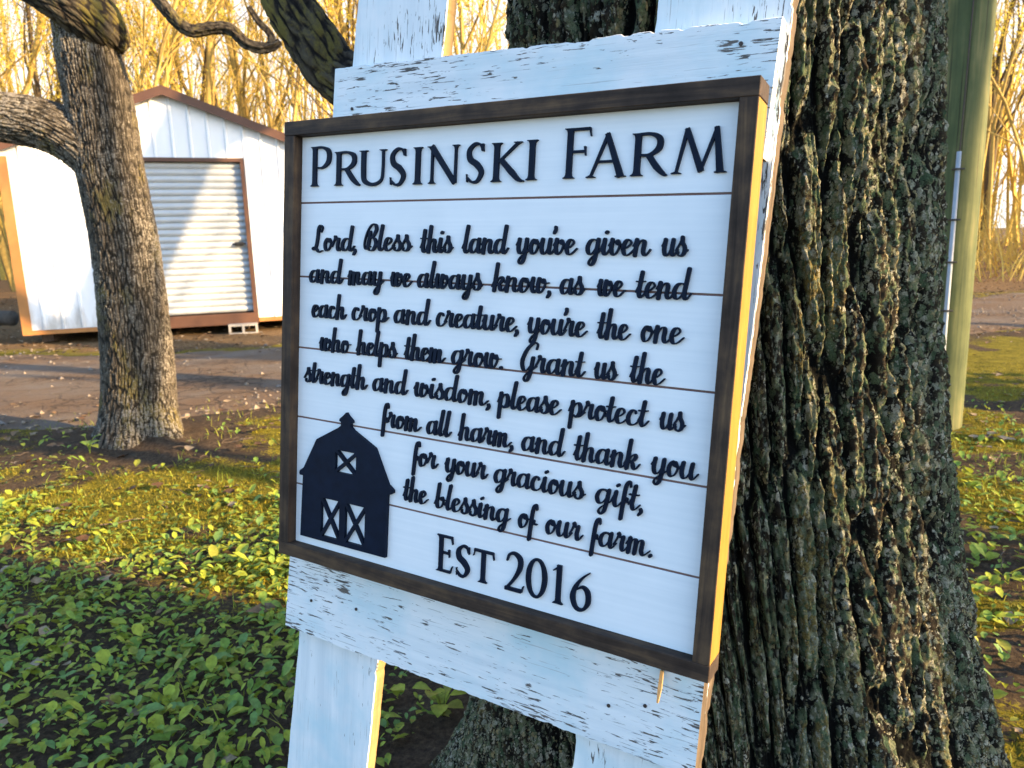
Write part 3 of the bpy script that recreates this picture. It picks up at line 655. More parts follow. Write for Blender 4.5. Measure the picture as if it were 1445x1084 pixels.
g = mesh('ground', np.stack([X, Y, Z], -1).reshape(-1, 3), GF, M['ground'], smooth=True, attrs={'moss': MO.ravel(), 'dirt': DI.ravel()})
tag(g, kind='structure')
# the drive: old cracked tarmac
rx = np.concatenate([np.linspace(-60, -8, 60), np.linspace(-7.9, 12, 420), np.linspace(12.1, 60, 60)])
en, ef = road_edges(rx); K = 70; t = np.linspace(0, 1, K)
RX = np.repeat(rx[:, None], K, 1); RY = en[:, None]*(1-t)+ef[:, None]*t
edge = np.minimum(t, 1-t)[None]*(ef-en)[:, None]
RZ = -.034 + .042*sm(0, .45, edge) + .05*(fbm(RX*1.9, RY*1.9, seed=31)-.5)*sm(.9, .1, edge) + .010*(fbm(RX*1.2, RY*1.2, seed=32)-.5)
ii = np.arange(len(rx)-1)[:, None]*K+np.arange(K-1)[None]
a = NT('cracked_tarmac', .9, .2); p = a.pos()
wv = a.n('VectorMath', operation='ADD'); a.set(wv.inputs[0], p)
nz = a.n('TexNoise'); a.set(nz.inputs['Vector'], p); nz.inputs['Scale'].default_value = 5; nz.inputs['Detail'].default_value = 4
sc_ = a.n('VectorMath', operation='SCALE'); a.set(sc_.inputs[0], nz.outputs['Color']); sc_.inputs['Scale'].default_value = .22
a.set(wv.inputs[1], sc_.outputs[0])
cr = a.voro(wv.outputs[0], 3.4, 'DISTANCE_TO_EDGE'); cr2 = a.voro(wv.outputs[0], 8.5, 'DISTANCE_TO_EDGE')
crack = a.math('MAXIMUM', a.ramp(cr, [(.015, 1.), (.05, 0.)]), a.math('MULTIPLY', a.ramp(cr2, [(.015, 1.), (.06, 0.)]), a.ramp(a.noise(p, .9, 3), [(.45, 0.), (.58, .9)])))
crack = a.math('MULTIPLY', crack, a.ramp(a.noise(p, .55, 4, .6), [(.42, .05), (.60, 1.)]))
st = a.noise(p, 190, 3, .7); br = a.noise(p, 1.1, 5, .65)
base = a.mix(st, (.085, .068, .055), (.25, .205, .16)); base = a.mix(a.ramp(br, [(.36, 0.), (.58, .9)]), base, a.mix(st, (.09, .055, .033), (.22, .14, .08)))
a.bump(a.math('ADD', a.math('SUBTRACT', st, a.math('MULTIPLY', crack, 1.5)), a.noise(p, 28, 4, .65)), .9, .014)
M['tarmac'] = a.out(a.mix(a.math('MULTIPLY', crack, .7), base, (.025, .02, .015)))
tag(mesh('driveway', np.stack([RX, RY, RZ], -1).reshape(-1, 3), np.stack([ii, ii+K, ii+K+1, ii+1], -1).reshape(-1, 4), M['tarmac'], smooth=True), kind='structure')

# ------------------------------------------------------------------ leaf scatters
rng = np.random.default_rng(4)
def leaves(name, xy, z0, L, Wd, tilt, mats, mi, curl=.25, lobed=False, yaw=None):
    """bent leaf blades, ten vertices each"""
    n = len(xy); yaw = rng.uniform(0, 2*np.pi, n) if yaw is None else yaw
    s = np.array([0, .28, .62, 1.0]); wd = np.array([.10, .46, .42, 0.0])
    if lobed: wd = np.array([.08, .62, .34, 0.0])
    P = []
    for i in range(4):
        for sd in ((-1, 0, 1) if i < 3 else (0,)):
            fwd = s[i]*L*np.cos(tilt)*(1-.12*s[i]); up = z0 + s[i]*L*np.sin(tilt) - curl*L*s[i]**2 + (abs(sd))*Wd*.16
            sid = sd*wd[i]*Wd*(1+(.5*rng.uniform(-1, 1, n) if lobed else 0))
            P.append(np.stack([xy[:, 0]+fwd*np.cos(yaw)-sid*np.sin(yaw), xy[:, 1]+fwd*np.sin(yaw)+sid*np.cos(yaw), up], -1))
    V = np.stack(P, 1).reshape(-1, 3)
    q = np.array([(0,1,4,3),(1,2,5,4),(3,4,7,6),(4,5,8,7),(6,7,9,9),(7,8,9,9)])
    base = np.arange(n)[:, None]*10
    Q = (base[:, :, None]+q[None, :4]).reshape(-1, 4); T3 = (base[:, :, None]+np.array([(6,7,9),(7,8,9)])[None]).reshape(-1, 3)
    me = bpy.data.meshes.new(name); me.vertices.add(len(V)); me.vertices.foreach_set('co', V.astype(np.float32).ravel())
    me.loops.add(Q.size+T3.size); me.loops.foreach_set('vertex_index', np.concatenate([Q.ravel(), T3.ravel()]).astype(np.int32))
    me.polygons.add(len(Q)+len(T3))
    me.polygons.foreach_set('loop_start', np.concatenate([np.arange(len(Q))*4, Q.size+np.arange(len(T3))*3]).astype(np.int32))
    me.polygons.foreach_set('loop_total', np.concatenate([np.full(len(Q), 4), np.full(len(T3), 3)]).astype(np.int32))
    me.polygons.foreach_set('material_index', np.concatenate([np.repeat(mi, 4), np.repeat(mi, 2)]).astype(np.int32))
    me.polygons.foreach_set('use_smooth', np.ones(len(Q)+len(T3), bool))
    me.update(calc_edges=True); me.validate()
    for m in mats: me.materials.append(m)
    o = bpy.data.objects.new(name, me); COL.objects.link(o); return o
def mat_leaf(name, col, tr=.3):
    a = NT(name, .5, .28); f = a.noise(a.pos(), 70, 3)
    a.b.inputs['Transmission Weight'].default_value = 0
    c = a.ramp(f, [(.3, tuple(x*.72 for x in col)), (.7, tuple(min(1, x*1.25) for x in col))])
    a.set(a.b.inputs['Base Color'], c)
    t = a.n('BsdfTranslucent'); a.set(t.inputs[0], c); mx = a.n('MixShader'); mx.inputs[0].default_value = tr
    o = a.t.nodes['Material Output']; a.t.links.new(a.b.outputs[0], mx.inputs[1]); a.t.links.new(t.outputs[0], mx.inputs[2]); a.t.links.new(mx.outputs[0], o.inputs[0])
    return a.m
GREEN = [mat_leaf('leaf_green', (.21, .32, .05)), mat_leaf('leaf_yellow_green', (.36, .41, .045)), mat_leaf('leaf_blue_green', (.19, .31, .08)), mat_leaf('leaf_olive', (.28, .29, .04))]
BROWN = [mat_leaf('dry_leaf_tan', (.22, .13, .06), .1), mat_leaf('dry_leaf_brown', (.10, .055, .028), .1), mat_leaf('dry_leaf_pale', (.34, .25, .15), .1)]
def scatter(n, x0, x1, y0, y1, dens):
    x = rng.uniform(x0, x1, n); y = rng.uniform(y0, y1, n); k = rng.uniform(0, 1, n) < dens(x, y)
    return np.stack([x[k], y[k]], -1)
def far_from(x, y): return (np.hypot(x-LTREE[0], y-LTREE[1]) > .42)*(np.hypot(x-BTREE[0], y-BTREE[1]) > .66)*(np.hypot(x-POLE[0], y-POLE[1]) > .2)
def d_cover(x, y):
    p = fbm(x*2.1, y*2.1, seed=51); q = vn(x*5, y*5, seed=52)
    left = sm(3.9, 2.1, y + 1.1*(p-.5)*2)*sm(.1, -.55, x)
    right = sm(.9, 1.5, x)*.36*sm(5.6, 2.4, y)
    d = np.maximum(left, right)*sm(.26, .50, .45*p+.35*q+.2*vn(x*13, y*13, seed=53)+.14*left)
    d = np.maximum(d, .10*sm(.3, .6, q)*(y < 5))
    return d*far_from(x, y)
xy = scatter(95000, -4.2, 4.2, 1.05, 6.0, d_cover)
gz = ground_fields(xy[:, 0], xy[:, 1])[0]; n = len(xy)
L = rng.lognormal(math.log(.036), .36, n).clip(.014, .08)*(.75+.5*vn(xy[:, 0]*3, xy[:, 1]*3, seed=58))
hgt = rng.uniform(.004, .042, n)
mi = np.where(rng.uniform(0, 1, n) < .36, 0, np.where(rng.uniform(0, 1, n) < .62, 1, np.where(rng.uniform(0, 1, n) < .5, 2, 3)))
tag(leaves('ground_cover_plants', xy, gz+hgt, L, L*rng.uniform(.30, .66, n), rng.uniform(-.1, 1.05, n), GREEN, mi),
    'low green broad leaved seedlings covering the shaded foreground soil', 'ground cover', kind='stuff')
# thin grass blades standing among them
xy = scatter(16000, -4.4, 4.4, 1.1, 6.2, lambda x, y: far_from(x, y)*sm(.45, .7, fbm(x*2.4, y*2.4, seed=54))*sm(7, 2.5, y))
gz = ground_fields(xy[:, 0], xy[:, 1])[0]; n = len(xy); h = rng.uniform(.03, .09, n); yw = rng.uniform(0, 6.28, n); le = h*rng.uniform(.2, .9, n); wb = rng.uniform(.0012, .0026, n)
cy, sy = np.cos(yw), np.sin(yw); rows = []
for t_, k_ in ((0, 1), (.55, .8), (1, .1)):
    for sd in (-1, 1): rows.append(np.stack([xy[:, 0]+cy*le*t_**1.6-sy*wb*k_*sd, xy[:, 1]+sy*le*t_**1.6+cy*wb*k_*sd, gz-.003+h*t_*(1-.25*t_)], -1))
V = np.stack(rows, 1).reshape(-1, 3); F = (np.arange(n)[:, None, None]*6+np.array([(0,1,3,2),(2,3,5,4)])[None]).reshape(-1, 4)
tag(mesh('grass', V, F, [GREEN[1], GREEN[3]], mi=np.repeat(rng.integers(0, 2, n), 2)), 'thin scattered blades of grass among the seedlings and moss', 'grass', kind='stuff')
xy = scatter(900, -4.5, 4.5, 1.1, 7, lambda x, y: .5*far_from(x, y)); gz = ground_fields(xy[:, 0], xy[:, 1])[0]; Vs = []; Fs = []; b = 0
for (x, y), z in zip(xy, gz):
    L_ = rng.uniform(.04, .22); an = rng.uniform(0, 6.28); k = np.linspace(-.5, .5, 4)
    v, f = tube_np(np.stack([x+np.cos(an)*k*L_+rng.normal(0, .006, 4), y+np.sin(an)*k*L_+rng.normal(0, .006, 4), z+.006+rng.uniform(0, .02, 4)], 1), np.full(4, rng.uniform(.0012, .0035)), 4); Vs.append(v); Fs.append(f+b); b += len(v)
M['deadtwig'] = plain('dead_twig', (.11, .08, .055), .9, .4, 40)
tag(mesh('fallen_twigs', np.vstack(Vs), np.vstack(Fs), M['deadtwig']), 'thin dead twigs strewn over the moss and soil', 'twigs', kind='stuff')
# moss nap: tiny upright blades where the ground carries moss
xy = scatter(230000, -4.6, 4.6, 1.1, 6.6, lambda x, y: sm(.3, .8, ground_fields(x, y)[1])*far_from(x, y)*sm(7.5, 3, y))
gz, *_ = ground_fields(xy[:, 0], xy[:, 1]); n = len(xy); yw = rng.uniform(0, 6.28, n); h = rng.uniform(.006, .018, n); wb = rng.uniform(.002, .005, n)
V = np.stack([np.stack([xy[:, 0]-wb*np.cos(yw), xy[:, 1]-wb*np.sin(yw), gz-.002], -1), np.stack([xy[:, 0]+wb*np.cos(yw), xy[:, 1]+wb*np.sin(yw), gz-.002], -1),
              np.stack([xy[:, 0]+rng.uniform(-.008, .008, n), xy[:, 1]+rng.uniform(-.008, .008, n), gz+h], -1)], 1).reshape(-1, 3)
MOSS = [mat_leaf('moss_yellow', (.29, .24, .022), .35), mat_leaf('moss_olive', (.17, .155, .018), .35)]
tag(mesh('moss', V, np.arange(3*n).reshape(-1, 3), MOSS, mi=(rng.uniform(0, 1, n) < .4).astype(int)), 'yellow green moss carpeting the ground between the trees', 'moss', kind='stuff')
# fallen leaves
def d_dry(x, y):
    _, f = road_edges(x); m, _ = road_edges(x)
    return far_from(x, y)*np.where(y > f, .9, np.where(y > m, .25, .38))
xy = np.vstack([scatter(2600, -4.5, 4.5, 1.1, 6, d_dry), scatter(5000, -8, 10, 4.6, 14, lambda x, y: np.exp(-np.minimum(abs(y-road_edges(x)[0]), abs(y-road_edges(x)[1]))/.5)), scatter(16000, -14, 20, 8.8, 22, lambda x, y: np.where(y > road_edges(x)[1]-.3, .9, .03)*1.0)])
gz, *_ = ground_fields(xy[:, 0], xy[:, 1]); gz = np.where(xy[:, 1] > 6.5, np.maximum(gz, .008), gz); n = len(xy)
L = rng.uniform(.022, .075, n)
tag(leaves('fallen_leaves', xy, gz+rng.uniform(.006, .03, n), L, L*rng.uniform(.6, .95, n), rng.uniform(-.2, .5, n), BROWN, rng.integers(0, 3, n), .1, True),
    'dry brown fallen leaves lying over moss, drive edge and wood floor', 'fallen leaves', kind='stuff')

# loose stones on the drive
def d_stone(x, y):
    n, f = road_edges(x); return (y > n-.25)*(y < f+.2)*(.12+.88*sm(.45, .7, fbm(x*.8, y*.8, seed=36)))
xy = scatter(15000, -8.5, 9.5, 4.6, 14, d_stone); n = len(xy); r_ = rng.lognormal(math.log(.011), .45, n).clip(.004, .035)
oct_ = np.array([(1,0,0),(0,1,0),(-1,0,0),(0,-1,0),(0,0,.75),(0,0,-.6)])
V = np.repeat(np.stack([xy[:, 0], xy[:, 1], .006+r_*.2], -1)[:, None], 6, 1)+oct_[None]*r_[:, None, None]*rng.uniform(.6, 1.3, (n, 6, 1))
F = (np.arange(n)[:, None, None]*6+np.array([(0,1,4),(1,2,4),(2,3,4),(3,0,4),(1,0,5),(2,1,5),(3,2,5),(0,3,5)])[None]).reshape(-1, 3)
tag(mesh('gravel', V.reshape(-1, 3), F, [plain('stone_tan', (.27, .21, .15), .9, .25, 30), plain('stone_grey', (.17, .15, .13), .9, .25, 30)], mi=np.repeat(rng.integers(0, 2, n), 8)),
    'loose tan and grey stones scattered over the old drive', 'gravel', kind='stuff')

# ------------------------------------------------------------------ bark tubes
def bark_tube(name, P, Rr, nc, nr, mat, parent=None, pa=.045, pl=.24, depth=.022, fine=.004, seed=0, front=None, flare=None, lump=.02, shear=None, crust_amp=0.0, strand=0.85, rough=.6):
    P = catmull(P, 24); Rr = np.interp(np.linspace(0, 1, len(P)), np.linspace(0, 1, len(Rr)), Rr)
    d = np.r_[0, np.cumsum(np.linalg.norm(np.diff(P, axis=0), axis=1))]
    s = np.linspace(0, d[-1], nr); C = np.stack([np.interp(s, d, P[:, k]) for k in range(3)], 1); Rs = np.interp(s, d, Rr)
    T, N, B = frames(C)
    q = np.linspace(-1, 1, nc, endpoint=False)
    if front is not None:
        f = np.array(front, float); th0 = math.atan2(f @ B[0], f @ N[0]); th = th0 + np.pi*(.5*q+.5*q**3)
    else: th = np.pi*q
    TH, S = np.meshgrid(th, s); A = (TH-th[nc//2])*np.mean(Rs); QQ = np.broadcast_to(np.linspace(-1, 1, nc, endpoint=False), TH.shape)
    if shear: A = A + shear(A, S)
    wx = .35*pa*(fbm(A/pa*.8, S/pl*1.6, seed=seed+3)-.5)*2; wz = .5*pl*(vn(A/pa*.6, S/pl, seed=seed+5)-.5)
    f1, f2, cid = voro((A+wx)/pa, (S+wz)/pl, seed)
    g1, g2, _ = voro((A+wx*1.4)/(pa*.42), (S+wz)/(pl*.34), seed+31)
    r1 = sm(.02, .42, f2-f1); r2 = sm(0, .4, g2-g1)
    st = fbm(A/pa*2.6, S/pl*1.5, seed=seed+81, oc=4); stv = 1-np.abs(2*st-1)
    ridge = r1*(.55+.45*r2)*(.8+.35*cid)*(1-strand) + strand*sm(.30, .72, st*.75+.25*r1)
    n1 = fbm(A*110, S*60, seed=seed+61); n2 = fbm(A*330, S*240, seed=seed+67, oc=2)
    ridge = np.clip(ridge*.82 + .34*(n1-.5) + .12, 0, 1)
    qa = A + .004*(fbm(A*90, S*90, seed=seed+94, oc=2)-.5)*2; qs = S + .004*(fbm(A*90+31, S*90, seed=seed+95, oc=2)-.5)*2
    v1, v2, _ = voro(qa*150, qs*62, seed+91)
    cr = .55*(1-np.clip(v1*1.15, 0, 1)) + .45*vn(qa*230, qs*85, seed=seed+92)
    crust = sm(.34, .62, cr + .16*(fbm(A*9, S*6, seed=seed+93)-.5))
    mid = .6*vn(A*62, S*15, seed=seed+96)+.4*vn(A*120, S*40, seed=seed+97)-.5
    ridge = np.clip(ridge + .34*mid*rough, 0, 1)
    disp = depth*(ridge-.65) + crust_amp*crust*(.35+.65*ridge) + fine*(n2-.5)*2*(.3+ridge) + lump*2*(fbm(np.cos(TH)*1.6+9, S*1.5, np.sin(TH)*1.6+4, seed=seed+71)-.5)
    disp = disp*sm(1.0, .93, np.abs(QQ))
    RR = Rs[:, None] + disp
    if flare is not None: RR = RR + flare(TH, S)
    V = C[:, None] + RR[..., None]*(np.cos(TH)[..., None]*N[:, None]+np.sin(TH)[..., None]*B[:, None])
    i = np.arange(nr-1)[:, None]*nc; j = np.arange(nc)[None]; j2 = (j+1) % nc
    F = np.stack([i+j, i+j2, i+nc+j2, i+nc+j], -1).reshape(-1, 4)
    o = mesh(name, V.reshape(-1, 3), F, mat, parent, True, {'ridge': ridge.ravel(), 'crust': crust.ravel()})
    return o
# the big tree behind the easel
bt = thing('lichened_tree', 'massive tree trunk with deeply furrowed lichen covered bark right behind the easel', 'tree', (BTREE[0], BTREE[1], 0))
def big_flare(TH, S):
    z = S-.12
    return .20*np.exp(-np.clip(z, 0, 9)/.26)*(.75+.35*np.cos(TH*5+.6)+.2*np.cos(TH*3+2)) - .0*z
front = (-.37, -1.32, 0)
def big_shear(A, S): return -.42*np.clip(1.25-S, 0, 2)*sm(.16, -.22, A)
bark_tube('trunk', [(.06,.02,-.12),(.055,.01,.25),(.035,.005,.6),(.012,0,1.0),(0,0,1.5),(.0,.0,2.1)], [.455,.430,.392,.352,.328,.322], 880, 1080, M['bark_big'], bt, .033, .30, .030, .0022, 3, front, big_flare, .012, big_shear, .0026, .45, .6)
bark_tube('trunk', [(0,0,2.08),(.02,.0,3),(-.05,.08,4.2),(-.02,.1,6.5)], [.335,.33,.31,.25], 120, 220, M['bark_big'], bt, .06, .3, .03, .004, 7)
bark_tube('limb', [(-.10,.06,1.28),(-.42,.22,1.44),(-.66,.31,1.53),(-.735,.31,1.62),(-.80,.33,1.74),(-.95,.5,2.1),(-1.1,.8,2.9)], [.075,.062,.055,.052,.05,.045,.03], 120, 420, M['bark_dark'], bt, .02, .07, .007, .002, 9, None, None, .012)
# the tree on the left
lt = thing('forked_tree', 'leaning brown barked tree with low limbs in front of the white shed', 'tree', (LTREE[0], LTREE[1], 0))
def left_flare(TH, S):
    z = S-.1
    return .11*np.exp(-np.clip(z, 0, 9)/.15)*(.75+.55*np.cos(TH*4+1.2)+.3*np.cos(TH*7))
lf = (2.25, -4.62, 0)
LB = dict(crust_amp=.002, strand=.92)
bark_tube('trunk', [(0,0,-.1),(.01,0,.2),(.045,0,.55),(.054,0,1.22),(.02,0,1.7),(.012,0,2.0),(-.02,0,2.45),(-.01,.02,2.9),(.05,.0,3.6)], [.215,.212,.205,.186,.182,.18,.172,.165,.14], 360, 1000, M['bark_left'], lt, .017, .10, .010, .003, 23, lf, left_flare, .014, None, **LB)
bark_tube('limb', [(.06,.0,1.60),(-.08,-.03,1.80),(-.28,-.05,1.93),(-.58,-.08,1.99),(-.95,-.1,2.02),(-1.4,-.05,2.2),(-2.2,.1,3.0)], [.15,.15,.148,.14,.13,.11,.07], 220, 500, M['bark_left'], lt, .018, .1, .010, .003, 27, (0, -1, .2), None, .018, None, **LB)
bark_tube('limb', [(.10,.06,2.40),(.09,-.06,2.46),(.02,-.14,2.55),(-.12,-.18,2.64),(-.32,-.2,2.74),(-.6,-.22,2.87),(-1.2,-.2,3.2),(-2,0,3.8)], [.10,.14,.145,.13,.11,.095,.07,.05], 160, 400, M['bark_dark'], lt, .022, .1, .009, .003, 29, (0, -1, 0), None, .02, None, **LB)
bark_tube('limb', [(.10,.0,2.90),(.30,-.1,2.86),(.42,-.18,2.68),(.54,-.2,2.50),(.65,-.2,2.39),(.78,-.2,2.395),(.88,-.2,2.39),(.965,-.2,2.315),(1.05,-.2,2.29),(1.12,-.2,2.305),(1.15,-.2,2.32)], [.05,.04,.034,.033,.032,.030,.029,.029,.029,.026,.016], 40, 260, M['bark_dark'], lt, .012, .05, .005, .0015, 33)
bark_tube('twig', [(1.115,-.2,2.30),(1.10,-.2,2.36),(1.05,-.21,2.42),(1.0,-.21,2.50)], [.022,.018,.015,.010], 24, 60, M['bark_dark'], lt, .012, .05, .003, .001, 35)
bark_tube('limb', [(.05,.0,3.3),(.5,.5,4.4),(1.0,.6,5.8)], [.11,.08,.05], 40, 120, M['bark_dark'], lt, .025, .1, .008, .002, 37)

# ------------------------------------------------------------------ utility pole
po = thing('utility_pole', 'round green tinged wooden utility pole standing right of the big tree', 'pole', (POLE[0], POLE[1], 0))
P = np.stack([np.linspace(.0, -.012, 60), np.zeros(60), np.linspace(-.1, 8.5, 60)], 1)
a = NT('treated_pole_wood', .75, .25); g = a.noise(a.pos((34, 34, 1.6)), 1, 5, .6, .5); b = a.noise(a.pos((5, 5, 3)), 1, 4)
a.bump(a.noise(a.pos((120, 120, 3)), 1, 4), .5, .003)
ck = a.ramp(a.noise(a.pos((60, 60, .8)), 1, 2, .4, .3), [(.64, 0.), (.68, .85)])
c = a.ramp(a.math('ADD', a.math('MULTIPLY', g, .5), a.math('MULTIPLY', b, .5)), [(.36, (.040, .055, .022)), (.52, (.090, .105, .042)), (.66, (.18, .165, .07))])
M['pole'] = a.out(a.mix(ck, c, (.03, .025, .012)))
V, F = tube_np(P, np.linspace(.134, .105, 60), 40); mesh('shaft', V, F, M['pole'], po, True)
M['pvc'] = plain('grey_conduit', (.33, .35, .38), .5, .08, 30); M['black'] = plain('black_strap', (.02, .02, .022), .5, .2, 60)
dv = np.array([-2.63, -4.48]); dv /= np.linalg.norm(dv)
def on_pole(ang, r): c, s_ = math.cos(ang), math.sin(ang); return (r*(dv[0]*c-dv[1]*s_), r*(dv[0]*s_+dv[1]*c))
q = on_pole(.02, .149); mb = MB(); mb.tube([(q[0], q[1], -.05), (q[0]-.002, q[1], .5), (q[0]-.004, q[1], 1.62)], .0125, 14); mb.build('conduit', [M['pvc']], po, True)
q2 = on_pole(.10, .133)
for z in (.42, .72, 1.0, 1.24, 1.52):
    mb = MB(); mb.box(q[0]-.026, q[0]+.026, q[1]-.021, q[1]+.024, z, z+.010, bev=.002); mb.build('strap', [M['black']], po)
mb = MB(); mb.tube([(q[0]+.005, q[1]+.01, 1.6), (q[0]+.012, q[1]+.012, 2.2), (q[0]+.03, q[1]+.014, 4), (q[0]+.03, q[1]+.018, 7)], .004, 6); mb.build('ground_wire', [M['nail']], po)

# ------------------------------------------------------------------ shed
SW, SDp, EH, RH, B0 = 3.98, 6.0, 2.52, 3.28, .14
sh = thing('metal_shed', 'white ribbed metal shed with brown trimmed gable roof behind the forked tree', 'shed', (-6.45, 9.9, 0), R_(20))
a = NT('white_shed_metal', .38, .4); d = a.noise(a.pos((3, 3, .6)), 1, 4); a.bump(a.noise(a.pos(), 3, 2), .08, .01)
tcx = a.n('TexCoord'); szz = a.n('SeparateXYZ'); a.t.links.new(tcx.outputs['Object'], szz.inputs[0])
dirt_ = a.math('SUBTRACT', a.math('MULTIPLY', a.noise(a.pos((5, 5, 1.5)), 1, 5, .65), 1.15), a.math('MULTIPLY', szz.outputs[2], .75))
M['shed'] = a.out(a.mix(a.ramp(dirt_, [(.24, 0.), (.55, .6)]), a.ramp(d, [(.3, (.74, .75, .76)), (.7, (.82, .82, .82))]), (.30, .24, .17)))
M['door'] = plain('roller_door_paint', (.47, .49, .50), .35, .05, 4)
M['brown'] = plain('brown_trim_metal', (.105, .050, .030), .45, .12, 6)
M['orange'] = plain('rust_brown_corner', (.36, .16, .05), .5, .15, 5)
M['skid'] = plain('dark_timber_skid', (.055, .035, .025), .8, .3, 20)
DX0, DX1, DZ = 1.04, 2.89, 2.39
roofz = lambda x: EH + (RH-EH)*(1-abs(x-SW/2)/(SW/2))
def ribbed(name, x0, x1, zlo, zhi, axis='x', off=0.0, step=.228):
    """upright ribbed cladding; axis x lies on y=off, axis y on x=off"""
    xs = [x0]; k = math.floor(x0/step)
    while True:
        c = k*step; k += 1
        if c-.03 > x1: break
        for dx, dpt in ((-.022, 0), (-.012, .019), (.012, .019), (.022, 0)):
            if x0 < c+dx < x1: xs.append((c+dx, dpt))
    xs = [(x0, 0)]+[t for t in xs if isinstance(t, tuple)]+[(x1, 0)]
    if axis == 'x' and x0 < SW/2 < x1: xs = sorted(xs+[(SW/2, 0)])
    V = []; F = []
    for x, dp in xs:
        for z in (zlo, zhi(x) if callable(zhi) else zhi):
            V.append((x, off-dp, z) if axis == 'x' else (off+dp*(1 if off > 1 else -1), x, z))
    for i in range(len(xs)-1): F.append((2*i, 2*i+2, 2*i+3, 2*i+1))
    m = len(V)
    V += [(v[0], v[1]+.04, v[2]) if axis == 'x' else (v[0]-.04*(1 if off > 1 else -1), v[1], v[2]) for v in V]
    F += [(m+2*i, m+2*i+1, m+2*i+3, m+2*i+2) for i in range(len(xs)-1)]
    return V, F
mb = MB()
mb.add(*ribbed('', .0, DX0-.04, B0+.06, roofz)); mb.add(*ribbed('', DX1+.04, SW, B0+.06, roofz)); mb.add(*ribbed('', DX0-.0401, DX1+.0401, DZ+.05, roofz))
mb.build('front_wall', [M['shed']], sh)
for nm, off in (('side_wall', 0.0), ('side_wall', SW)):
    mb = MB(); mb.add(*ribbed('', .04, SDp, B0+.06, EH, 'y', off)); mb.build(nm, [M['shed']], sh)
mb = MB(); mb.add(*ribbed('', .0, SW, B0+.06, roofz, 'x', SDp+.05)); mb.build('back_wall', [M['shed']], sh)
mb = MB(); ov = .10; sl = (RH-EH)/(SW/2)
for sg in (-1, 1):
    cx = SW/2; xe = cx+sg*(SW/2+ov); ze = EH-ov*sl
    P = [(cx, -ov, RH+.03), (xe, -ov, ze+.03), (xe, SDp+ov, ze+.03), (cx, SDp+ov, RH+.03)]
    P += [(x, y, z+.035) for x, y, z in P]; f = [(0,1,2,3),(7,6,5,4),(0,4,5,1),(1,5,6,2),(2,6,7,3)]
    mb.add(P, f)
mb.build('roof', [M['brown']], sh)
for sg in (-1, 1):
    mb = MB(); cx = SW/2; xe = cx+sg*(SW/2+ov+.01); ze = EH-ov*sl
    P = [(cx, -ov-.03, RH-.045), (xe, -ov-.03, ze-.045), (xe, -ov-.03, ze+.075), (cx, -ov-.03, RH+.075)]
    P += [(x, y+.029, z) for x, y, z in P]; mb.add(P, [(0,1,2,3),(4,7,6,5),(0,4,5,1),(1,5,6,2),(2,6,7,3),(3,7,4,0)])
    mb.build('roof_trim', [M['brown']], sh)
for x0, x1 in ((-.03, .085), (SW-.085, SW+.03)):
    mb = MB(); mb.box(x0, x1, -.03, -.021, B0, EH-.08); mb.box(x0, x0+.008 if x0 < 1 else x1, -.0209, .1, B0, EH-.08); mb.build('corner_trim', [M['orange']], sh)
for x0, x1 in ((.0, DX0-.065), (DX1+.065, SW)):
    mb = MB(); mb.box(x0, x1, -.028, .02, B0, B0+.058, bev=.004); mb.build('base_trim', [M['orange']], sh)
# roller door, curtain of rounded slats set back between the jambs
mb = MB(); nsl = 23; z0 = .29; hs = (DZ-z0)/nsl; V = []; F = []; n = 0
for i in range(nsl):
    for k, (fz, dy) in enumerate(((0, .012), (.07, -.006), (.26, -.026), (.5, -.034), (.74, -.026), (.93, -.006))):
        for x in (DX0, DX1): V.append((x, .075+dy, z0+(i+fz)*hs))
        n += 1
V += [(DX0, .075, DZ), (DX1, .075, DZ)]
F = [(2*i, 2*i+1, 2*i+3, 2*i+2) for i in range(n)]
mb.add(V, F)
door = mb.build('roller_door', [M['door']], sh, True)
mb = MB(); mb.tube([(DX1-.19, .035, 1.26), (DX1-.15, -.005, 1.26), (DX1-.07, -.008, 1.265), (DX1-.03, .035, 1.265)], .014, 8); mb.box(DX1-.17, DX1-.05, -.006, .042, 1.235, 1.29, bev=.01)
mb.build('handle', [M['black']], door)
mb = MB(); mb.box(DX0-.05, DX0, -.034, .12, .28, DZ+.05); mb.box(DX1, DX1+.05, -.034, .12, .28, DZ+.05); mb.box(DX0+.0001, DX1-.0001, -.034, .12, DZ, DZ+.05)
mb.build('door_frame', [M['brown']], sh)
mb = MB(); mb.box(DX0-.06, DX1+.06, -.05, .10, B0-.02, .279, bev=.006); mb.build('door_sill', [M['brown']], sh)
for x in (.15, 1.2, SW-1.3, SW-.3):
    mb = MB(); mb.box(x, x+.14, .13, SDp-.1, .03, B0+.05, bev=.004); mb.build('skid', [M['skid']], sh)
# cinder block under the sill: two cores seen end on
M['block'] = plain('grey_concrete_block', (.36, .33, .29), .95, .2, 60)
cb = thing('concrete_block', 'grey two hole concrete block propping the shed door sill', 'block', (-6.45+math.cos(R_(20))*2.76, 9.9+math.sin(R_(20))*2.76-.1, 0), R_(20))
mb = MB()
mb.box(-.2, .2, -.10, .10, .105, .135); mb.box(-.2, .2, -.10, .10, -.05, .012)
for x0, x1 in ((-.2, -.165), (-.0175, .0175), (.165, .2)): mb.box(x0, x1, -.0999, .0999, .0121, .1049)
mb.build('block_body', [M['block']], cb)
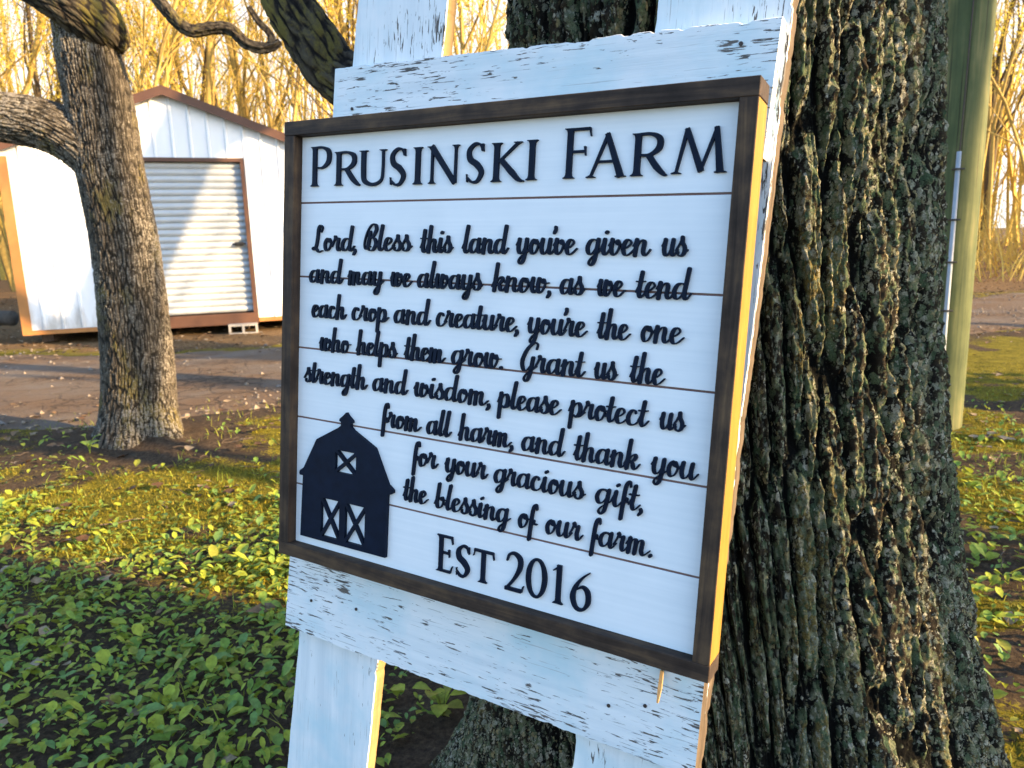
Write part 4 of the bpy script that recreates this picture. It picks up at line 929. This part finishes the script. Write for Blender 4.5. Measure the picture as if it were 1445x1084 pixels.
# old timbers stacked left of the shed
M['oldlog'] = plain('grey_weathered_log', (.10, .085, .07), .9, .35, 14)
for i, (x, y, z, r, ln) in enumerate(((-7.25,10.1,.11,.11,1.6),(-7.5,10.35,.12,.12,1.5),(-7.35,10.2,.32,.10,1.4),(-7.1,10.5,.33,.11,1.6),(-7.3,10.3,.52,.10,1.3))):
    P = catmull([(-ln, .1, 0), (-.3*ln, 0, .02), (.15, -.05, 0)], 6); V, F = tube_np(P, np.full(len(P), r)*(1+.05*np.sin(np.arange(len(P)))), 12)
    mb = MB(); mb.add(V.tolist(), F.tolist()); mb.F += [tuple(range(11, -1, -1)), tuple(range(len(V)-12, len(V)))]; mb.M += [0, 0]
    o = mb.build('log', [M['oldlog']], None, True); o.location = (x, y, z)
    tag(o, 'weathered grey log in the pile beside the shed corner', 'log', 'logs piled beside the shed')

# ------------------------------------------------------------------ little plants
def plant(name, label, loc, n, L, seed, mats):
    r = thing(name, label, 'plant', loc); rr = random.Random(seed)
    for i in range(n):
        az = i*2.4+rr.uniform(-.3, .3); h = rr.uniform(.3, 1.0)*L*1.6; l = L*rr.uniform(.75, 1.15); e = rr.uniform(.1, .7)
        c, s_ = math.cos(az), math.sin(az); b = (c*L*.35*h/L, s_*L*.35*h/L, h); mb = MB()
        mb.tube([(0, 0, -.01), (b[0]*.4, b[1]*.4, h*.6), b], .0016, 5)
        rows = []
        for t, wd in ((0, .04), (.2, .26), (.45, .36), (.7, .28), (.9, .1), (1, .01)):
            x = t*l*math.cos(e); z = t*l*math.sin(e)-.3*l*t*t
            for sd in (-1, 0, 1):
                y = sd*wd*l; rows.append((b[0]+c*x-s_*y, b[1]+s_*x+c*y, b[2]+z+abs(sd)*wd*l*.3))
        F = [(3*k+j, 3*k+j+1, 3*k+j+4, 3*k+j+3) for k in range(5) for j in range(2)]
        mb.add(rows, F); mb.build('leaf', [mats[i % len(mats)]], r, True)
    return r
plant('seedling', 'yellow green broad leaved seedling on dark soil under the sign', (-.20, 1.70, .02), 9, .055, 3, [GREEN[1], GREEN[3]])
plant('seedling', 'small green seedling at the foot of the forked tree', (-2.47, 4.20, .06), 7, .06, 5, [GREEN[0], GREEN[1]])

# ------------------------------------------------------------------ bare spring wood
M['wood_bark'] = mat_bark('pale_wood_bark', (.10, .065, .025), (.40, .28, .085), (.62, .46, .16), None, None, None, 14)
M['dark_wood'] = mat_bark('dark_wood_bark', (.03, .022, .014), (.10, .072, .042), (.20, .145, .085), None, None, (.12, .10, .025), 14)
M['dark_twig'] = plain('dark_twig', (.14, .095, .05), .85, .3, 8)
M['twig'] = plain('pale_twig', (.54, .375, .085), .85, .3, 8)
M['bud'] = mat_leaf('spring_bud', (.66, .52, .07), .5)
def bare_tree(seed, H, r0, lean=.05, fork=.45, twig=1.0, buds=1.0, dark=False):
    """returns (trunk mesh, crown mesh): recursive limbs; crown holds thin twigs and opening buds"""
    r = random.Random(seed); big = []; thin = []; tips = []
    def grow(p, d, L, rad, lev):
        n = 9 if lev == 0 else 6 if lev == 1 else 5
        pts = [p.copy()]; dd = d.copy(); st = L/(n-1)
        for i in range(n-1):
            w_ = .10 if lev == 0 else .22 if lev == 1 else .30
            dd = (dd + Vector((r.gauss(0, w_), r.gauss(0, w_), r.gauss(0, w_*.6)+(.06 if lev else .02)))).normalized()
            pts.append(pts[-1]+dd*st)
        rad_ = [max(.003, rad*(1-.72*i/(n-1))) for i in range(n)]
        (big if lev <= 1 else thin).append((pts, rad_, (9, 6, 4, 3, 3)[lev]))
        if lev >= 2: tips.extend(pts[1:])
        if lev == 3: return
        k = {0: int(r.uniform(8, 12)), 1: int(r.uniform(4, 6)*twig), 2: int(r.uniform(2, 4)*twig)}[lev]
        for j in range(k):
            t = r.uniform(fork if lev == 0 else .2, 1.0); q = t*(n-1); i = min(n-2, int(q)); f = q-i
            pp = pts[i].lerp(pts[i+1], f); ax = (pts[i+1]-pts[i]).normalized()
            a = r.uniform(0, 6.28); side = ax.orthogonal().normalized(); side = Matrix.Rotation(a, 3, ax) @ side
            an = r.uniform(.35, .85); nd = (ax*math.cos(an)+side*math.sin(an)+Vector((0, 0, .18))).normalized()
            grow(pp, nd, L*r.uniform(.28, .5)*(1.15-.4*t if lev == 0 else 1), max(.004, rad_[i]*r.uniform(.38, .6)), lev+1)
    az = r.uniform(0, 6.28)
    grow(Vector((0, 0, -.15)), Vector((math.cos(az)*lean, math.sin(az)*lean, 1)).normalized(), H, r0, 0)
    def pack(lst):
        V = []; F = []; b = 0
        for pts, rd, n in lst:
            v, f = tube_np(np.array([tuple(p) for p in pts]), np.array(rd), n); V.append(v); F.append(f+b); b += len(v)
        return np.vstack(V), np.vstack(F)
    V, F = pack(big); rid = fbm(V[:, 0]*9, V[:, 1]*9, V[:, 2]*2, seed)
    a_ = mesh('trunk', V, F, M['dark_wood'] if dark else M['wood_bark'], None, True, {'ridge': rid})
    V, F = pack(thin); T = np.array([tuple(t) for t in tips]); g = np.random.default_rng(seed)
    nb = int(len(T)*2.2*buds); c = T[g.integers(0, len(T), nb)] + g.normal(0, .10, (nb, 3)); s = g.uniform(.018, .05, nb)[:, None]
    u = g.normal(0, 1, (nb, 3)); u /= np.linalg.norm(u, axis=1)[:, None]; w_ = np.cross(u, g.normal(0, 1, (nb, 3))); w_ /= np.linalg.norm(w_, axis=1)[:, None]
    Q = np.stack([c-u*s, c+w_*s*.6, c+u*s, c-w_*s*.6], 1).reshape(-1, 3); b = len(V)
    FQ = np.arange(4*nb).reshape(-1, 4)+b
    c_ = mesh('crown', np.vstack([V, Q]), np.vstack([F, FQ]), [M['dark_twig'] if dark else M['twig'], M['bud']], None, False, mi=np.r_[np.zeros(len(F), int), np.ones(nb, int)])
    return a_, c_
PROT = []
for k, (H, r0, lean, fork, tw, bu) in enumerate(((14, .10, .06, .2, 1.2, 1.3), (17, .14, .12, .3, 1.1, .9), (12, .07, .20, .15, 1.2, 1.4), (15, .09, .08, .25, 1.1, 1.0), (10, .055, .28, .12, 1.2, 1.5), (18, .19, .08, .25, 1.1, .7), (15, .13, .12, .2, 1.2, .5), (13, .09, .2, .15, 1.3, .4))):
    PROT.append(bare_tree(100+k, H, r0, lean, fork, tw, bu, k > 5))
first = [True]*len(PROT)
def place_tree(k, x, y, rz, s, name, label, group):
    t = thing(name, label, 'tree', (x, y, -.02), rz, group); t.scale = (s, s, s)
    for q in PROT[k]:
        if first[k]: q.parent = t
        else: c = q.copy(); COL.objects.link(c); c.parent = t
    first[k] = False
rr = random.Random(12); count = 0; spots = []
def wood(n, x0, x1, y0, y1, ok, label, group, name='bare_tree', kinds=(0, 1, 2, 3, 4, 5, 0, 1, 2, 6, 7), smin=.8, smax=1.2, gap=.6):
    c = tries = 0
    while c < n and tries < 5000:
        tries += 1
        x, y = rr.uniform(x0, x1), rr.uniform(y0, y1)
        if not ok(x, y) or any((x-a)**2+(y-b)**2 < gap*gap for a, b in spots): continue
        spots.append((x, y)); place_tree(rr.choice(kinds), x, y, rr.uniform(0, 6.28), rr.uniform(smin, smax), name, label, group); c += 1
wood(50, -24, -2, 18, 34, lambda x, y: -.85 < x/y < -.2, 'slender bare tree with yellow spring buds in the sunlit wood behind the shed', 'sunlit trees behind the shed')
wood(12, -6, 3, 20, 34, lambda x, y: -.2 < x/y < .05, 'bare sunlit tree seen above the easel between its uprights', 'sunlit trees beyond the easel')
wood(16, 3, 20, 22, 36, lambda x, y: .08 < x/y < .58, 'bare tree in the wood hidden beyond the big lichened tree', 'trees beyond the big trunk')
wood(26, 11, 30, 17.5, 34, lambda x, y: .60 < x/y < .95 and y > 17.2+.42*(x-12), 'bare tree in the tangled wood across the drive, right of the pole', 'trees across the drive', kinds=(6, 7, 6, 7, 2))
# individual trees one can pick out
place_tree(5, -1.15, 19.0, .8, .8, 'bare_tree', 'thick yellow lit forked tree in the gap between the two easel uprights', None)
place_tree(2, -10.2, 14.5, 2.1, .75, 'bare_tree', 'crooked bare tree beyond the shed at the left edge of the photo', None)
place_tree(4, 12.6, 17.4, 4.0, .9, 'bare_tree', 'leaning young tree at the near edge of the wood right of the pole', None)
# unseen trees out to the right of the camera, added to throw the long shadows
def big_shade(x, y, R0, seed, label):
    t = thing('unseen_shade_tree', label, 'tree', (x, y, 0))
    bark_tube('trunk', [(0,0,-.1),(0,0,1.2),(.02,0,2.6),(-.03,.03,4.5)], [R0*1.12, R0, R0*.97, R0*.8], 90, 160, M['bark_left'], t, .05, .25, .025, .004, seed)
    for k in range(5):
        a = k*1.9+seed; bark_tube('limb', [(-.02,.02,3.3+k*.25), (math.cos(a)*1.1, math.sin(a)*1.1, 4.4+k*.3), (math.cos(a)*2.2, math.sin(a)*2.4, 6.2+k*.2)], [R0*.5, R0*.33, R0*.12], 24, 40, M['bark_dark'], t, .05, .2, .012, .003, seed+k)
big_shade(5.155, -.71, .31, 41, 'large unseen tree added on the sunny side to shade the big trunk')
big_shade(5.50, -2.15, .28, 42, 'unseen tree added behind the camera to shade the foreground')
t = thing('unseen_shade_tree', 'thin unseen sapling added to narrow the sun slit on the big trunk', 'tree', (.978*.407+3.4*.913, .978*.913-3.4*.407, 0))  # unseen, added so only a slit of sun reaches the big trunk
bark_tube('trunk', [(0,0,-.1),(.004,.01,1.2),(0,.0,2.6),(-.05,.03,5)], [.066,.062,.055,.03], 40, 120, M['bark_left'], t, .03, .15, .008, .002, 57)
t = thing('unseen_shade_tree', 'leaning tree shading the shed door, outside the right edge of the photo', 'tree', (6.05, 3.8, 0))
bark_tube('trunk', [(0,0,-.1),(.10,.22,1.2),(.32,.70,3.2),(.62,1.4,5.2),(1.0,2.2,7.4),(1.2,2.6,9.5)], [.42,.42,.42,.40,.32,.15], 70, 160, M['bark_left'], t, .05, .25, .02, .004, 51)
bark_tube('limb', [(.42,.9,4.0),(.1,.2,5.2),(-.3,-.5,6.6)], [.14,.10,.05], 30, 60, M['bark_left'], t, .05, .25, .02, .004, 52)
bark_tube('limb', [(.8,1.8,6.2),(1.6,3.2,6.9),(2.2,4.2,8.0)], [.15,.11,.05], 30, 60, M['bark_left'], t, .05, .25, .02, .004, 53)
for k, x, y, rz, s in ((3, 9.5, 1.2, .4, .8), (0, 12.5, 2.4, 1.9, .9), (2, 8.6, 4.2, 3.0, 1.0), (4, 14, -.8, 2.2, 1.0), (1, 16.5, 4.0, 5.1, .9), (6, 9.55, -.80, .7, .9), (7, 8.75, -.05, 2.6, 1.0)):
    place_tree(k, x, y, rz, s, 'bare_tree', 'unseen bare tree added along the sunny verge to dapple the light', 'unseen trees added along the sunny verge')  # unseen trees added for dappled shade
# far wood reading as one mass
g = np.random.default_rng(9); Vs = []; Fs = []; b = 0
for i in range(820):
    y = g.uniform(36, 62); x = g.uniform(-.95, 1.0)*y; h = g.uniform(7, 17); r = g.uniform(.04, .16)
    n = 6; pz = np.linspace(-.2, h, n); lx, ly = g.normal(0, .09, 2); wob = np.cumsum(g.normal(0, .12, (n, 2)), 0)
    v, f = tube_np(np.stack([x+lx*pz+wob[:, 0], y+ly*pz+wob[:, 1], pz], 1), r*np.linspace(1, .25, n), 5); Vs.append(v); Fs.append(f+b); b += len(v)
    for q in range(7):
        z0 = g.uniform(.25, .95)*h; d = g.normal(0, 1, 3); d[2] = abs(d[2])+.5; d /= np.linalg.norm(d); L = g.uniform(1, 3)
        p0 = np.array([x+lx*z0, y+ly*z0, z0]); k = np.linspace(0, 1, 4)[:, None]
        v, f = tube_np(p0+d*L*k+np.array([0, 0, .4])*k**2, r*.35*np.array([1, .7, .45, .15])+.004, 3); Vs.append(v); Fs.append(f+b); b += len(v)
V = np.vstack(Vs); F = np.vstack(Fs); nb = 16000
y = g.uniform(34, 62, nb); x = g.uniform(-.95, 1.0, nb)*y; c = np.stack([x, y, g.uniform(.5, 14, nb)], 1); s = g.uniform(.03, .10, nb)[:, None]
keep = fbm(c[:, 0]*.35, c[:, 1]*.2, c[:, 2]*.35, 77) > .47; c = c[keep]; s = s[keep]; nb = len(c)
u = g.normal(0, 1, (nb, 3)); u /= np.linalg.norm(u, axis=1)[:, None]; w_ = np.cross(u, g.normal(0, 1, (nb, 3))); w_ /= np.linalg.norm(w_, axis=1)[:, None]
Q = np.stack([c-u*s, c+w_*s*.7, c+u*s, c-w_*s*.7], 1).reshape(-1, 3)
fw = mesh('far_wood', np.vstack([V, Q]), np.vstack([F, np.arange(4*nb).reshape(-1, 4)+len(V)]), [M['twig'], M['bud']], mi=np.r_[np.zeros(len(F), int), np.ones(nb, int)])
tag(fw, 'distant mass of bare sunlit trunks and yellow buds closing the view', 'wood', kind='stuff')
# brush on the wood's edge right of the pole
g = np.random.default_rng(14); Vs = []; Fs = []; b = 0
for i in range(700):
    y = g.uniform(16.5, 30); x = g.uniform(.5, .95)*y
    if y < 15.6+.42*(x-9): continue
    d = g.normal(0, .45, 3); d[2] = 1; L = g.uniform(.5, 2.4); k = np.linspace(0, 1, 5)[:, None]
    v, f = tube_np(np.array([x, y, -.02])+d*L*k+np.array([*g.normal(0, .3, 2), 0])*k**2, g.uniform(.006, .02)*np.linspace(1, .3, 5), 3); Vs.append(v); Fs.append(f+b); b += len(v)
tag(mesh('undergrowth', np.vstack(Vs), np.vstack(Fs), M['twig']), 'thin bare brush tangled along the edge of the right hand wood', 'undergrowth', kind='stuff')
